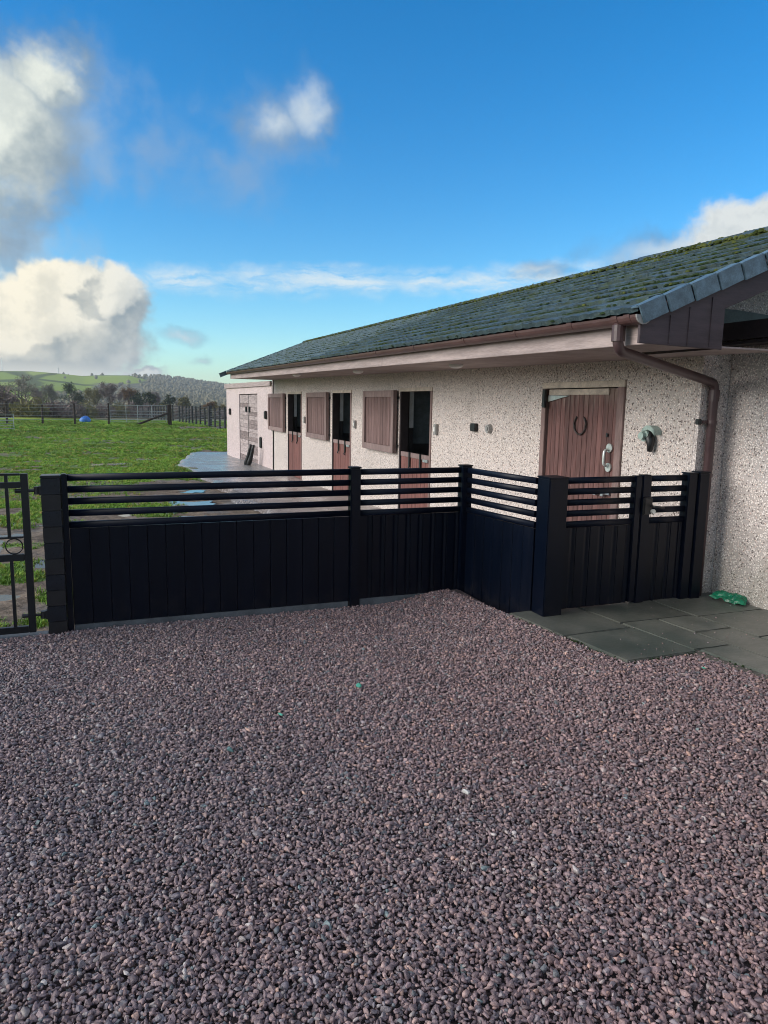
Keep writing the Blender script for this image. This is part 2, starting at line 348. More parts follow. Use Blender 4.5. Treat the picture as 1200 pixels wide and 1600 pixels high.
def hill_mat():
    m, k, b = newmat('hill_pasture'); p = worldpos(k)
    x, y, z = k.sep(p)
    azz = k.m('MULTIPLY', k.m('ARCTAN2', x, y), DEG)
    v = k.node('ShaderNodeTexVoronoi', feature='DISTANCE_TO_EDGE'); k.put(v.inputs['Vector'], k.scale(k.vm('ADD', p, k.scale(k.noise(p, .004, 3, .5, 'Color'), 90, 90, 0)), 1, .55, 0)); v.inputs['Scale'].default_value = .0065
    vc = k.node('ShaderNodeTexVoronoi'); k.put(vc.inputs['Vector'], k.scale(k.vm('ADD', p, k.scale(k.noise(p, .004, 3, .5, 'Color'), 90, 90, 0)), 1, .55, 0)); vc.inputs['Scale'].default_value = .0065
    cr = k.sep(vc.outputs['Color'])
    past = k.mix(cr[0], (.21, .30, .045), (.36, .42, .09))
    past = k.mix(k.m('MULTIPLY', k.ss(cr[1], .7, .9), .5), past, (.17, .15, .07))
    past = k.mix(k.m('MULTIPLY', k.ss(v.outputs['Distance'], .055, .02), .75), past, (.035, .045, .02))
    n = k.noise(k.scale(p, 1, .6, 3), .006, 6, .65); n2 = k.noise(p, .05, 4, .7)
    wood = k.mix(k.ss(n2, .35, .65), (.075, .085, .062), (.26, .24, .16))
    low = k.ss(z, 34, 14)
    f = k.m('ADD', k.m('ADD', k.m('SUBTRACT', n, .55), k.m('MULTIPLY', k.ss(azz, 1.5, 4.5), .5)), k.m('MULTIPLY', low, k.m('MULTIPLY', k.ss(azz, -2.5, 0.5), .5)))
    k.l.new(k.mix(k.ss(f, .08, .2), past, wood), b.inputs['Base Color']); b.inputs['Roughness'].default_value = 1; b.inputs['Specular IOR Level'].default_value = 0
hill_mat()
def foliage(name, c1, c2, rough=.8):
    m, k, b = newmat(name); p = worldpos(k)
    n = k.noise(p, 1.1, 3, .6); n2 = k.node('ShaderNodeTexWhiteNoise', noise_dimensions='3D'); k.put(n2.inputs[0], k.vm('SNAP', p, (.4, .4, .4)))
    k.l.new(k.mix(k.m('ADD', k.m('MULTIPLY', n, .6), k.m('MULTIPLY', n2.outputs[0], .4)), c1, c2), b.inputs['Base Color'])
    b.inputs['Roughness'].default_value = rough; b.inputs['Specular IOR Level'].default_value = .1
foliage('twig_purple', (.14, .105, .10), (.27, .215, .19)); foliage('twig_grey', (.15, .14, .122), (.31, .28, .23))
foliage('twig_olive', (.12, .115, .058), (.25, .22, .10)); foliage('twig_rust', (.12, .068, .036), (.23, .14, .07))
foliage('leaf_dark', (.032, .046, .026), (.075, .090, .045)); foliage('leaf_gold', (.12, .10, .035), (.24, .19, .07))

splash('fence_dark')
# ------------------------------------------------------------------ object helpers
POS = {}
def props(o, label=None, cat=None, group=None, kind=None):
    if label: o['label'] = label
    if cat: o['category'] = cat
    if group: o['group'] = group
    if kind: o['kind'] = kind
    return o
def thing(name, label, cat, loc, group=None, kind=None):
    o = bpy.data.objects.new(name, None); COL.objects.link(o); o.location = loc; o.empty_display_size = .1
    POS[o.name] = Vector(loc)
    return props(o, label, cat, group, kind)
def link(name, mesh, parent=None, origin=(0, 0, 0), rot=None):
    o = bpy.data.objects.new(name, mesh); COL.objects.link(o)
    org = Vector(origin); POS[o.name] = org
    loc = org - POS[parent.name] if parent else org
    if parent: o.parent = parent
    o.matrix_basis = Matrix.Translation(loc) @ (rot.to_4x4() if rot is not None else Matrix())
    return o

class MB:
    def __init__(s): s.v = []; s.f = []
    def add(s, vs, fs):
        o = len(s.v); s.v += [tuple(map(float, q)) for q in vs]; s.f += [tuple(i + o for i in q) for q in fs]; return s
    def box(s, x0, x1, y0, y1, z0, z1):
        x0, x1 = sorted((x0, x1)); y0, y1 = sorted((y0, y1)); z0, z1 = sorted((z0, z1))
        vs = [(x, y, z) for z in (z0, z1) for y in (y0, y1) for x in (x0, x1)]
        return s.add(vs, [(0, 2, 3, 1), (4, 5, 7, 6), (0, 1, 5, 4), (2, 6, 7, 3), (0, 4, 6, 2), (1, 3, 7, 5)])
    def prism(s, poly, ext):
        """closed outline of 3D points pushed along ext"""
        n = len(poly); e = Vector(ext); a = [Vector(q) for q in poly]
        return s.add(a + [q + e for q in a], [tuple(range(n))[::-1], tuple(range(n, 2 * n))] + [(i, (i + 1) % n, n + (i + 1) % n, n + i) for i in range(n)])
    def tube(s, pts, r, n=8, cap=True):
        pts = [Vector(p) for p in pts]; rr = r if isinstance(r, (list, tuple)) else [r] * len(pts); rings = []
        up = Vector((0, 0, 1)); vs = []; fs = []
        for i, p in enumerate(pts):
            d = (pts[min(i + 1, len(pts) - 1)] - pts[max(i - 1, 0)]).normalized()
            a = d.cross(up if abs(d.z) < .95 else Vector((1, 0, 0))).normalized(); b2 = d.cross(a)
            if i and a.dot(pa) < 0: a, b2 = -a, -b2
            pa = a
            for j in range(n):
                t = 2 * math.pi * j / n; vs.append(p + (a * math.cos(t) + b2 * math.sin(t)) * rr[i])
        for i in range(len(pts) - 1):
            for j in range(n):
                fs.append((i * n + j, i * n + (j + 1) % n, (i + 1) * n + (j + 1) % n, (i + 1) * n + j))
        if cap: fs += [tuple(range(n))[::-1], tuple((len(pts) - 1) * n + j for j in range(n))]
        return s.add(vs, fs)
    def mesh(s, name, mat, origin=None, bevel=0.0, smooth=False, seg=2, normals=True):
        v = np.array(s.v)
        if origin is None: origin = (v.min(0) + v.max(0)) / 2
        me = bpy.data.meshes.new(name); me.from_pydata((v - np.array(origin)).tolist(), [], s.f)
        if normals or bevel:
            bm = bmesh.new(); bm.from_mesh(me)
            if normals: bmesh.ops.recalc_face_normals(bm, faces=bm.faces)
            if bevel: bmesh.ops.bevel(bm, geom=bm.edges, offset=bevel, segments=seg, affect='EDGES', clamp_overlap=True)
            bm.to_mesh(me); bm.free()
        if smooth: me.shade_smooth()
        me.materials.append(MATS[mat]); me.update()
        return me, Vector(origin)
    def build(s, name, mat, parent=None, **kw):
        me, org = s.mesh(name, mat, **kw)
        return link(name, me, parent, org)
def bx(name, mat, parent, x0, x1, y0, y1, z0, z1, bevel=0.004, **kw):
    return MB().box(x0, x1, y0, y1, z0, z1).build(name, mat, parent, bevel=bevel, **kw)

def scatter(name, pts, attrs, variants, parent=None):
    """one object of instanced small pieces (gravel, grass): attrs holds rot, scl, vid and tone per point"""
    me = bpy.data.meshes.new(name); me.vertices.add(len(pts)); me.vertices.foreach_set('co', np.asarray(pts, np.float32).ravel())
    for nm, typ, fld, arr in (('rot', 'FLOAT_VECTOR', 'vector', attrs['rot']), ('scl', 'FLOAT_VECTOR', 'vector', attrs['scl']),
                              ('vid', 'INT', 'value', attrs['vid']), ('tone', 'FLOAT_COLOR', 'color', attrs['tone'])):
        at = me.attributes.new(nm, typ, 'POINT'); at.data.foreach_set(fld, np.ascontiguousarray(arr, dtype=np.int32 if typ == 'INT' else np.float32).ravel())
    o = bpy.data.objects.new(name, me); COL.objects.link(o)
    coll = bpy.data.collections.new(name + '_pieces')
    for i, vm in enumerate(variants): coll.objects.link(bpy.data.objects.new('%s_piece_%02d' % (name, i), vm))
    g = bpy.data.node_groups.new(name + '_scatter', 'GeometryNodeTree')
    g.interface.new_socket('Geometry', in_out='INPUT', socket_type='NodeSocketGeometry'); g.interface.new_socket('Geometry', in_out='OUTPUT', socket_type='NodeSocketGeometry')
    k = NT(g); gi = k.node('NodeGroupInput'); go = k.node('NodeGroupOutput')
    ci = k.node('GeometryNodeCollectionInfo'); ci.inputs['Collection'].default_value = coll; ci.inputs['Separate Children'].default_value = True; ci.inputs['Reset Children'].default_value = True
    ip = k.node('GeometryNodeInstanceOnPoints'); k.l.new(gi.outputs[0], ip.inputs['Points']); k.l.new(ci.outputs[0], ip.inputs['Instance'])
    ip.inputs['Pick Instance'].default_value = True
    def attr(nm, typ):
        n = k.node('GeometryNodeInputNamedAttribute', data_type=typ); n.inputs[0].default_value = nm; return n.outputs[0]
    k.l.new(attr('vid', 'INT'), ip.inputs['Instance Index'])
    er = k.node('FunctionNodeEulerToRotation'); k.l.new(attr('rot', 'FLOAT_VECTOR'), er.inputs[0]); k.l.new(er.outputs[0], ip.inputs['Rotation'])
    k.l.new(attr('scl', 'FLOAT_VECTOR'), ip.inputs['Scale']); k.l.new(ip.outputs[0], go.inputs[0])
    md = o.modifiers.new('scatter', 'NODES'); md.node_group = g
    return o

# ------------------------------------------------------------------ terrain
def vnoise(x, y, s, seed=0):
    """smooth value noise on arrays"""
    r = np.random.default_rng(seed).random((64, 64)); X = np.asarray(x) / s + 1000; Y = np.asarray(y) / s + 1000
    i = np.floor(X).astype(int); j = np.floor(Y).astype(int); u = X - i; v = Y - j; u = u * u * (3 - 2 * u); v = v * v * (3 - 2 * v)
    g = lambda a, b: r[a % 64, b % 64]
    return (g(i, j) * (1 - u) + g(i + 1, j) * u) * (1 - v) + (g(i, j + 1) * (1 - u) + g(i + 1, j + 1) * u) * v
def sst(x, a, b):
    t = np.clip((np.asarray(x, float) - a) / (b - a), 0, 1); return t * t * (3 - 2 * t)
def base_z(x, y):
    x = np.asarray(x, float); y = np.asarray(y, float); r = np.hypot(x, y)
    z = np.interp(y, [-80, 5.2, 6.2, 10, 15, 22, 30, 60], [-.14, -.12, -.13, -.22, -.30, -.40, -.42, -.40])
    z = z - .14 * sst(y, 22, 28) * sst(x, 1.5, 4) * (1 - sst(x, 8, 14)) * (1 - sst(y, 30, 40))
    return np.where(r > 60, z - np.interp(r, [60, 75, 100, 130, 230, 600, 9000], [0, .05, .5, 2.0, 4.1, 6.5, 7.0]), z)
def mud(x, y):
    x = np.asarray(x, float); y = np.asarray(y, float)
    n = vnoise(x, y, 1.1, 3) * .6 + vnoise(x, y, .4, 4) * .4
    m = sst(x + 1.2 * (n - .5), .2, 1.1) * (1 - sst(y, 16.5, 19))                      # churned strip beside the concrete
    m = np.maximum(m, .95 * sst(n, .28, .48) * (1 - sst(y, 13, 19)) * 1.0)   # patchy by the gate
    m = np.maximum(m, .9 * np.exp(-((y - 22.6) / 2.2) ** 2) * sst(n, .38, .6) * 1.0)
    m = np.maximum(m, .9 * np.exp(-((y - 31) / 2.5) ** 2) * sst(x, 2.0, 4.0) * sst(n, .3, .5))
    m = np.maximum(m, np.exp(-((y - 53) / 4) ** 2) * sst(x, 2.0, 6.0) * sst(n, .25, .5))
    m = np.maximum(m, .55 * sst(n, .48, .7) * (1 - sst(y, 40, 55)))
    m = np.where((y > 18.2) & (y < 21.5) & (x < 2.1), m * .12, m)                      # the greener patch beside the wet slab
    return m
def ter_z(x, y):
    m = mud(x, y); amp = np.interp(y, [5, 6.5, 60, 75], [.2, 1, .8, .8])
    n = (vnoise(x, y, 1.9, 11) - .5) * .10 + (vnoise(x, y, .55, 12) - .5) * (.035 + .05 * m) + (vnoise(x, y, .21, 13) - .5) * (.012 + .035 * m)
    pad = sst(x, 2.35, 2.5) * (1 - sst(x, 4.7, 4.9)) * (1 - sst(y, 28, 31)) * sst(y, 5.2, 5.4)
    return base_z(x, y) + n * amp - .09 * pad
xs = np.concatenate([np.linspace(-75, -10, 40), np.arange(-9.9, 4.9, .075), np.linspace(5, 12, 60), np.linspace(12.5, 75, 35)])
ys = np.concatenate([np.linspace(-75, 4.6, 25), 5.0 * (75 / 5.0) ** np.linspace(0, 1, 330)])
GX, GY = np.meshgrid(xs, ys); GZ = ter_z(GX, GY)
GZ = np.where(GY < 4.9, -.15, GZ)
def grid_mesh(name, X, Y, Z, mat, mudv=None, wrap=False):
    h, wd = X.shape; me = bpy.data.meshes.new(name)
    i = np.arange(h * wd).reshape(h, wd)
    a = np.stack([i[:-1, :-1], i[:-1, 1:], i[1:, 1:], i[1:, :-1]], -1).reshape(-1, 4)
    me.from_pydata(np.stack([X, Y, Z], -1).reshape(-1, 3).tolist(), [], a.tolist()); me.shade_smooth()
    if mudv is not None:
        at = me.attributes.new('mud', 'FLOAT', 'POINT'); at.data.foreach_set('value', np.ascontiguousarray(mudv, dtype=np.float32).ravel())
    me.materials.append(MATS[mat]); return me
field_o = link('field', grid_mesh('field', GX, GY, GZ, 'field_soil', mud(GX, GY)))
props(field_o, 'muddy green grazing field stretching to the far post fence', 'field', kind='structure')

# far ground and hills: one polar sheet out to the horizon
SKY_AZ = [-180, -120, -60, -20, -7, -5, -2.9, -1.6, -.7, 1.5, 2.9, 5.2, 7.1, 8.5, 14, 25, 60, 110, 180]
SKY_EL = [1.1, 1.5, 1.4, 1.5, 1.62, 1.70, 1.63, 1.53, 1.60, 1.66, 1.58, 1.45, 1.20, 1.02, .8, 1.0, 1.3, 1.0, 1.1]
thd = np.concatenate([np.arange(-180, -12, 2.0), np.arange(-12, 14, .12), np.arange(14, 180.1, 2.0)])
rs = np.concatenate([np.linspace(66, 300, 26), np.linspace(330, 2400, 90), [2700, 3000]])
TH, RR = np.meshgrid(np.radians(thd), rs); FX, FY = RR * np.sin(TH), RR * np.cos(TH)
elv = np.interp(np.degrees(TH), SKY_AZ, SKY_EL); RIDGE = 1500 + 400 * sst(np.degrees(TH), 1, 6)
top = np.tan(np.radians(elv)) * RIDGE + 1.6
prof = sst(RR, 420, RIDGE) ** 1.15 * (1 - .35 * sst(RR, RIDGE, RIDGE * 2.2))
bumpy = (vnoise(FX, FY, 260, 21) - .5) * 11 + (vnoise(FX, FY, 90, 22) - .5) * 4
FZ = base_z(FX, FY) - .18 * (RR < 78) + prof * (top + 6.5 + bumpy * sst(RR, 500, 900) * (1 - .85 * sst(RR, RIDGE - 250, RIDGE)))
far_me = grid_mesh('hills', FX, FY, FZ, 'hill_pasture')
hills_o = props(link('hills', far_me), 'sunlit green and wooded hillside closing the view', 'hills', kind='structure')
def far_z(x, y):
    r = math.hypot(x, y); i = np.abs(rs - r).argmin(); t = math.degrees(math.atan2(x, y)); j = np.abs(thd - t).argmin(); return float(FZ[i, j])

# ------------------------------------------------------------------ concrete yard by the stables
yy = np.concatenate([np.linspace(5.3, 18.4, 90), np.linspace(18.5, 30, 60)])
e0 = np.interp(yy, [5.3, 10, 14, 17.5, 18.6, 20, 22.5, 24.5, 30], [2.3, 2.2, 2.25, 2.15, 2.1, 2.2, 2.0, 2.2, 3.3]) + (vnoise(yy, yy * 0, .9, 31) - .5) * .35
tt = np.linspace(0, 1, 24)
PX = e0[:, None] + (4.60 - e0[:, None]) * tt[None]; PY = np.repeat(yy[:, None], 24, 1)
PZ = base_z(PX, PY) + .045 - .14 * (tt[None] < .01)
yard_o = props(link('yard', grid_mesh('yard', PX, PY, PZ, 'yard_concrete')), 'wet muddy concrete apron along the stable wall', 'yard', kind='structure')
# puddles: level sheets, the rough ground breaks through them
for (px, py, rx, ry, dz) in [(-.3, 23.3, .75, .35, .012), (.9, 23.6, .9, .3, .012), (-1.35, 9.6, .5, .9, .005), (-1.0, 8.2, .35, .5, .0), (1.35, 13.4, .4, .8, .006),
                             (1.2, 10.9, .4, .6, .004), (.4, 12.2, .7, .5, .004), (1.6, 16.2, .4, .7, .008), (-1.1, 11.8, .6, .5, .0), (-2.0, 12.6, .5, .5, .0), (-.9, 6.6, .3, .4, .0)]:
    n = 28; an = np.linspace(0, 2 * math.pi, n, endpoint=False); k = 1 + .35 * (RNG.random(n) - .5)
    mb = MB(); zc = float(np.median(ter_z(px + rx * .6 * np.cos(an), py + ry * .6 * np.sin(an)))) - .004 + dz
    mb.add([(px, py, zc)] + [(px + rx * q * math.cos(a), py + ry * q * math.sin(a), zc) for a, q in zip(an, k)], [(0, i + 1, (i + 1) % n + 1) for i in range(n)])
    props(mb.build('puddle', 'puddle_water', normals=False), 'shallow puddle of rain water lying in the churned mud', 'puddle', kind='structure')

# ------------------------------------------------------------------ gravel
def gz(x, y):
    """gravel level: banked up a little against the paving and the fence"""
    x = np.asarray(x, float); y = np.asarray(y, float)
    bank = .088 * np.maximum(sst(x, 1.9, 2.7) * sst(y, 1.4, 3.2), sst(x, 2.5, 3.1) * sst(y, .8, 2.0))
    return bank + (vnoise(x, y, .8, 41) - .5) * .018 + (vnoise(x, y, .3, 42) - .5) * .008 - .01
gx = np.arange(-6, 6.01, .1); gy = np.arange(-4, 5.31, .1)
AX, AY = np.meshgrid(gx, gy); AZ = gz(AX, AY) - .014
AZ = np.where((AX > 2.72) & (AY > 2.7), AZ - .06, AZ)
props(link('gravel_ground', grid_mesh('gravel_ground', AX, AY, AZ, 'gravel_bed')), 'dark bed of the gravel forecourt under the loose stones', 'ground', kind='structure')
def stone_mesh(i):
    r = np.random.default_rng(100 + i); bm = bmesh.new()
    n = r.integers(9, 15); p = r.normal(size=(n, 3)); p /= np.linalg.norm(p, axis=1)[:, None]
    p *= np.array([1, .55 + .35 * r.random(), .42 + .28 * r.random()]) * (0.9 + .2 * r.random((n, 1)))
    vs = [bm.verts.new(q) for q in p]; res = bmesh.ops.convex_hull(bm, input=vs)
    bmesh.ops.delete(bm, geom=[v for v in bm.verts if not v.link_faces], context='VERTS')
    bmesh.ops.bevel(bm, geom=bm.edges, offset=.08 if i % 5 < 3 else .05, segments=2 if i % 5 < 3 else 1, affect='EDGES', clamp_overlap=True)
    me = bpy.data.meshes.new('gravel_piece'); bm.to_mesh(me); bm.free()
    if i % 5 < 3: me.shade_smooth()
    me.materials.append(MATS['gravel_stone']); return me
def hexpts(x0, x1, y0, y1, d, jit):
    a = np.arange(x0, x1, d); b = np.arange(y0, y1, d * .866); X, Y = np.meshgrid(a, b); X = X + (np.arange(len(b)) % 2)[:, None] * d / 2
    X = X + (RNG.random(X.shape) - .5) * jit * d; Y = Y + (RNG.random(Y.shape) - .5) * jit * d; return X.ravel(), Y.ravel()
def in_patio(x, y):
    sk = .13 * (4.33 - y)
    return ((x - sk > 2.70) & (x - sk < 3.27) & (y > 3.28)) | ((x - sk >= 3.28) & (y > 1.0) & (x < 5.2))
GPX, GPY, GPZ, GS = [], [], [], []
for (d, dz, jit, sz) in ((.0150, .003, .9, .0108), (.0185, .0095, 1.2, .0108)):
    X, Y = hexpts(-2.4, 4.2, .5, 5.19, d, jit)
    vis = (X > -2.2 + .25 * np.maximum(0, 1.5 - Y)) & (X < 1.9 + .62 * Y)
    ok = vis & ~in_patio(X - .004, Y - .004) & ~((X > 2.72 + (5.2 - Y) * .13) & (Y > 4.25))
    X, Y = X[ok], Y[ok]
    if dz > .01:
        kk = RNG.random(len(X)) < .85; X, Y = X[kk], Y[kk]
    GPX.append(X); GPY.append(Y); GPZ.append(gz(X, Y) + dz - .006 + RNG.random(len(X)) * .008); GS.append(np.full(len(X), sz))
qx = RNG.uniform(3.0, 4.6, 60); qy = np.clip(3.3 + RNG.exponential(.25, 60), 3.3, 4.2); GPX.append(qx); GPY.append(qy); GPZ.append(np.full(60, .104)); GS.append(np.full(60, .005))
X = np.concatenate(GPX); Y = np.concatenate(GPY); Z = np.concatenate(GPZ); SZ = np.concatenate(GS); n = len(X)
pal = np.array([[.118, .088, .092], [.150, .112, .115], [.090, .070, .076], [.185, .135, .130], [.070, .062, .072], [.130, .118, .128], [.205, .145, .132], [.072, .080, .088], [.25, .17, .14], [.235, .22, .215], [.10, .135, .14], [.19, .168, .162]])
ci = RNG.choice(len(pal), n, p=[.24, .19, .17, .10, .09, .08, .035, .03, .012, .008, .004, .041])
# the stones run redder towards the right foreground, greyer at the left, in drifts
tone = pal[ci] * 1.80 * (.75 + .5 * RNG.random((n, 1)))
red = np.clip(.5 + .35 * (X - .3) + (vnoise(X, Y, .7, 51) - .5), 0, 1)[:, None]
tone = tone * ((1 - red) * np.array([.99, 1.0, 1.01]) + red * np.array([1.11, 1.0, .98]))
big = np.clip(RNG.lognormal(0, .27, n), .5, 2.0)
scl = (SZ * big)[:, None] * np.ones(3) * (1 + .25 * (RNG.random((n, 3)) - .5))
rot = np.stack([RNG.normal(0, .3, n), RNG.normal(0, .3, n), RNG.random(n) * 6.283], -1)
gravel = scatter('gravel', np.stack([X, Y, Z], -1), dict(rot=rot, scl=scl, vid=RNG.integers(0, 14, n), tone=np.concatenate([tone, np.ones((n, 1))], 1)), [stone_mesh(i) for i in range(14)])
props(gravel, 'loose purple brown gravel covering the forecourt', 'gravel', kind='stuff')

# ------------------------------------------------------------------ grass
def tuft_mesh(i):
    r = np.random.default_rng(300 + i); mb = MB()
    for b_ in range(11):
        a = r.random() * 6.283; o = r.normal(0, .25, 2); h_ = .5 + .6 * r.random(); l = .25 + .6 * r.random(); wd = .07
        dxy = np.array([math.cos(a), math.sin(a)]); nx = np.array([-dxy[1], dxy[0]]) * wd
        p0 = o; p1 = o + dxy * l * .35; p2 = o + dxy * l
        mb.add([(*(p0 - nx), 0), (*(p0 + nx), 0), (*(p1 + nx * .8), h_ * .65), (*(p1 - nx * .8), h_ * .65), (*p2, h_)], [(0, 1, 2, 3), (3, 2, 4)])
    me, _ = mb.mesh('grass_tuft', 'grass_blade', origin=(0, 0, 0), normals=False); return me
P = []
for (y0, y1, x0, x1, d) in ((5.35, 9, -3.2, 2.3, .045), (9, 16, -4.2, 2.3, .06), (16, 28, -6, 3.6, .085), (28, 46, -9, 9, .14), (46, 70, -11, 13, .22)):
    X, Y = hexpts(x0, x1, y0, y1, d, 1.4); mm = mud(X, Y) + (RNG.random(len(X)) - .5) * .7
    n2 = vnoise(X, Y, .5, 61)
    ok = (mm < .45) & (n2 > .16) & ~((X > np.interp(Y, yy, e0) - .03) & (Y < 30) & (X < 5)) & ~((X > 4.3) & (Y < 29)); P.append(np.stack([X[ok], Y[ok], np.full(ok.sum(), d)], -1))
P = np.concatenate(P); X, Y, D = P.T; n = len(X)
hh = (.30 * D + .028) * (.6 + .8 * RNG.random(n)) * (.75 + .5 * vnoise(X, Y, 1.4, 62))
g0 = np.array([[.060, .170, .022], [.085, .200, .030], [.050, .125, .025], [.12, .19, .045], [.15, .155, .060]])[RNG.choice(5, n, p=[.36, .27, .2, .13, .04])]
g0 = g0 * np.array([2.7, 1.85, 1.35]) * (.75 + .5 * vnoise(X, Y, 2.3, 63))[:, None]
wide = D * 1.15
grass = scatter('grass', np.stack([X, Y, ter_z(X, Y) - .006], -1), dict(rot=np.stack([RNG.normal(0, .12, n), RNG.normal(0, .12, n), RNG.random(n) * 6.283], -1), scl=np.stack([wide, wide, hh], -1),
                vid=RNG.integers(0, 6, n), tone=np.concatenate([g0, np.ones((n, 1))], 1)), [tuft_mesh(i) for i in range(6)])
props(grass, 'short trampled green grass growing over the field', 'grass', kind='stuff')

# ------------------------------------------------------------------ stable building
XW, GYE, YF0, YFAR = 4.344, 4.42, 3.60, 19.95     # wall face, gable wall, near verge, far verge
RISE = .0115
def rise(y): return RISE * (y - 3.6)
st = thing('stable_building', 'long pebble dashed stable block with mossy slate roof and brown doors', 'stable', (XW, 12, -.3))
def wall_grid(mb, axis, a0, a1, us, zs, hole):
    """wall slab between a0 and a1 with rectangular openings: only the skin is made"""
    def P_(a, u, z): return (a, u, z) if axis == 'x' else (u, a, z)
    solid = [[not hole(.5 * (us[i] + us[i + 1]), .5 * (zs[j] + zs[j + 1])) for j in range(len(zs) - 1)] for i in range(len(us) - 1)]
    for i in range(len(us) - 1):
        for j in range(len(zs) - 1):
            if not solid[i][j]: continue
            u0, u1, z0, z1 = us[i], us[i + 1], zs[j], zs[j + 1]
            for a in (a0, a1): mb.add([P_(a, u0, z0), P_(a, u1, z0), P_(a, u1, z1), P_(a, u0, z1)], [(0, 1, 2, 3)])
            for (di, dj, q) in ((-1, 0, ((u0, z0), (u0, z1))), (1, 0, ((u1, z0), (u1, z1))), (0, -1, ((u0, z0), (u1, z0))), (0, 1, ((u0, z1), (u1, z1)))):
                ii, jj = i + di, j + dj
                if not (0 <= ii < len(us) - 1 and 0 <= jj < len(zs) - 1 and solid[ii][jj]):
                    (ua, za), (ub, zb) = q
                    mb.add([P_(a0, ua, za), P_(a0, ub, zb), P_(a1, ub, zb), P_(a1, ua, za)], [(0, 1, 2, 3)])
    return mb
OPEN = [(16.79, 18.19), (13.02, 14.25), (9.365, 10.57), (5.25, 6.56)]     # near and far jamb of the four doorways
ZH, ZL = 1.845, .85
def hole(u, z): return z < ZH and any(a < u < b for a, b in OPEN)
us = sorted({GYE, 20.15, *[q for ab in OPEN for q in ab]})
wm = wall_grid(MB(), 'x', XW, XW + .22, us, [-.8, ZH, 2.24], hole)
for i in range(1): pass
bm_ = bmesh.new(); me_, org_ = wm.mesh('wall', 'pebble_dash', normals=False); bm_.from_mesh(me_); bmesh.ops.remove_doubles(bm_, verts=bm_.verts, dist=1e-4); bmesh.ops.recalc_face_normals(bm_, faces=bm_.faces); bm_.to_mesh(me_); bm_.free()
link('wall', me_, st, org_)
# gable wall facing the forecourt, rear and far walls
XR, TP = 5.32, math.tan(rad(21.7)); PIT = rad(21.7)
def roof_under(x): return 2.10 + (min(x, 2 * XR - x) - 3.09) * TP
XB = 7.1
MB().prism([(XW + .003, GYE, -.5), (XB, GYE, -.5), (XB, GYE, roof_under(XB) - .05), (XR, GYE, roof_under(XR) - .05), (3.2, GYE, roof_under(3.2) - .05), (3.2, GYE, 2.06), (XW + .003, GYE, 2.06)], (0, -.04, 0)).build('gable_wall', 'link_dash', st)
MB().prism([(XW, 19.9, -.8), (XB, 19.9, -.8), (XB, 19.9, roof_under(XB) + .1), (XR, 19.9, roof_under(XR) + .1), (3.2, 19.9, roof_under(3.2) + .05), (3.2, 19.9, 2.2), (XW, 19.9, 2.2)], (0, .16, 0)).build('gable_wall', 'pebble_dash', st)
bx('rear_wall', 'white_paint', st, XB - .2, XB, GYE + .005, 19.89, .95, 2.3, 0)
bx('rear_kick_wall', 'kick_board', st, XB - .23, XB, GYE + .006, 19.885, -.8, .945, 0)
bx('stall_floor', 'stall_floor', st, XW + .225, XB - .235, GYE + .01, 19.88, -.6, -.3, 0)
bx('ceiling', 'kick_board', st, XW + .23, XB - .21, GYE + .012, 19.87, 2.26, 2.30, 0)
for (y0_, y1_) in OPEN[:3]:
    yp = y1_ + .10
    bx('partition', 'partition_grey', st, XW + .24, XB - .24, yp, yp + .10, .96, 2.25, 0)
    bx('partition_kick_board', 'kick_board', st, XW + .235, XB - .24, yp - .02, yp + .12, -.29, .958, 0)
    bx('reveal_lining', 'white_paint', st, XW + .150, XW + .226, y1_ - .020, y1_ - .001, 1.22, ZH - .001, .003)
    bx('reveal_lining', 'kick_board', st, XW + .150, XW + .226, y1_ - .020, y1_ - .001, -.3, 1.217, .003)
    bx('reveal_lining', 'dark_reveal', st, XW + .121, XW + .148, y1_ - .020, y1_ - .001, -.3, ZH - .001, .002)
bx('partition', 'partition_grey', st, XW + .3, XB - .24, 7.6, 7.7, -.29, 2.25, 0)

# roof sheets under the tiles (front and rear slope)
def rp(y, s, lift=0.0):
    """point on the front slope, s metres up from the eave"""
    return Vector((3.06 + s * math.cos(PIT) - lift * math.sin(PIT), y, 2.185 + rise(y) + s * math.sin(PIT) + lift * math.cos(PIT)))
SL = (XR - 3.06) / math.cos(PIT)
mb = MB(); q = [rp(3.64, .05, -.03), rp(YFAR - .03, .05, -.03), rp(YFAR - .03, SL, -.03), rp(3.64, SL, -.03)]
mb.prism(q, (0, 0, -.02)).build('roof_deck', 'barge_brown', st)
q = [rp(3.64, SL, .0), rp(YFAR - .03, SL, .0)]; q += [Vector((XB + .35, q[1].y, q[1].z - (XB + .35 - XR) * TP)), Vector((XB + .35, q[0].y, q[0].z - (XB + .35 - XR) * TP))]
MB().prism(q, (0, 0, -.03)).build('rear_slope', 'roof_slate', st)
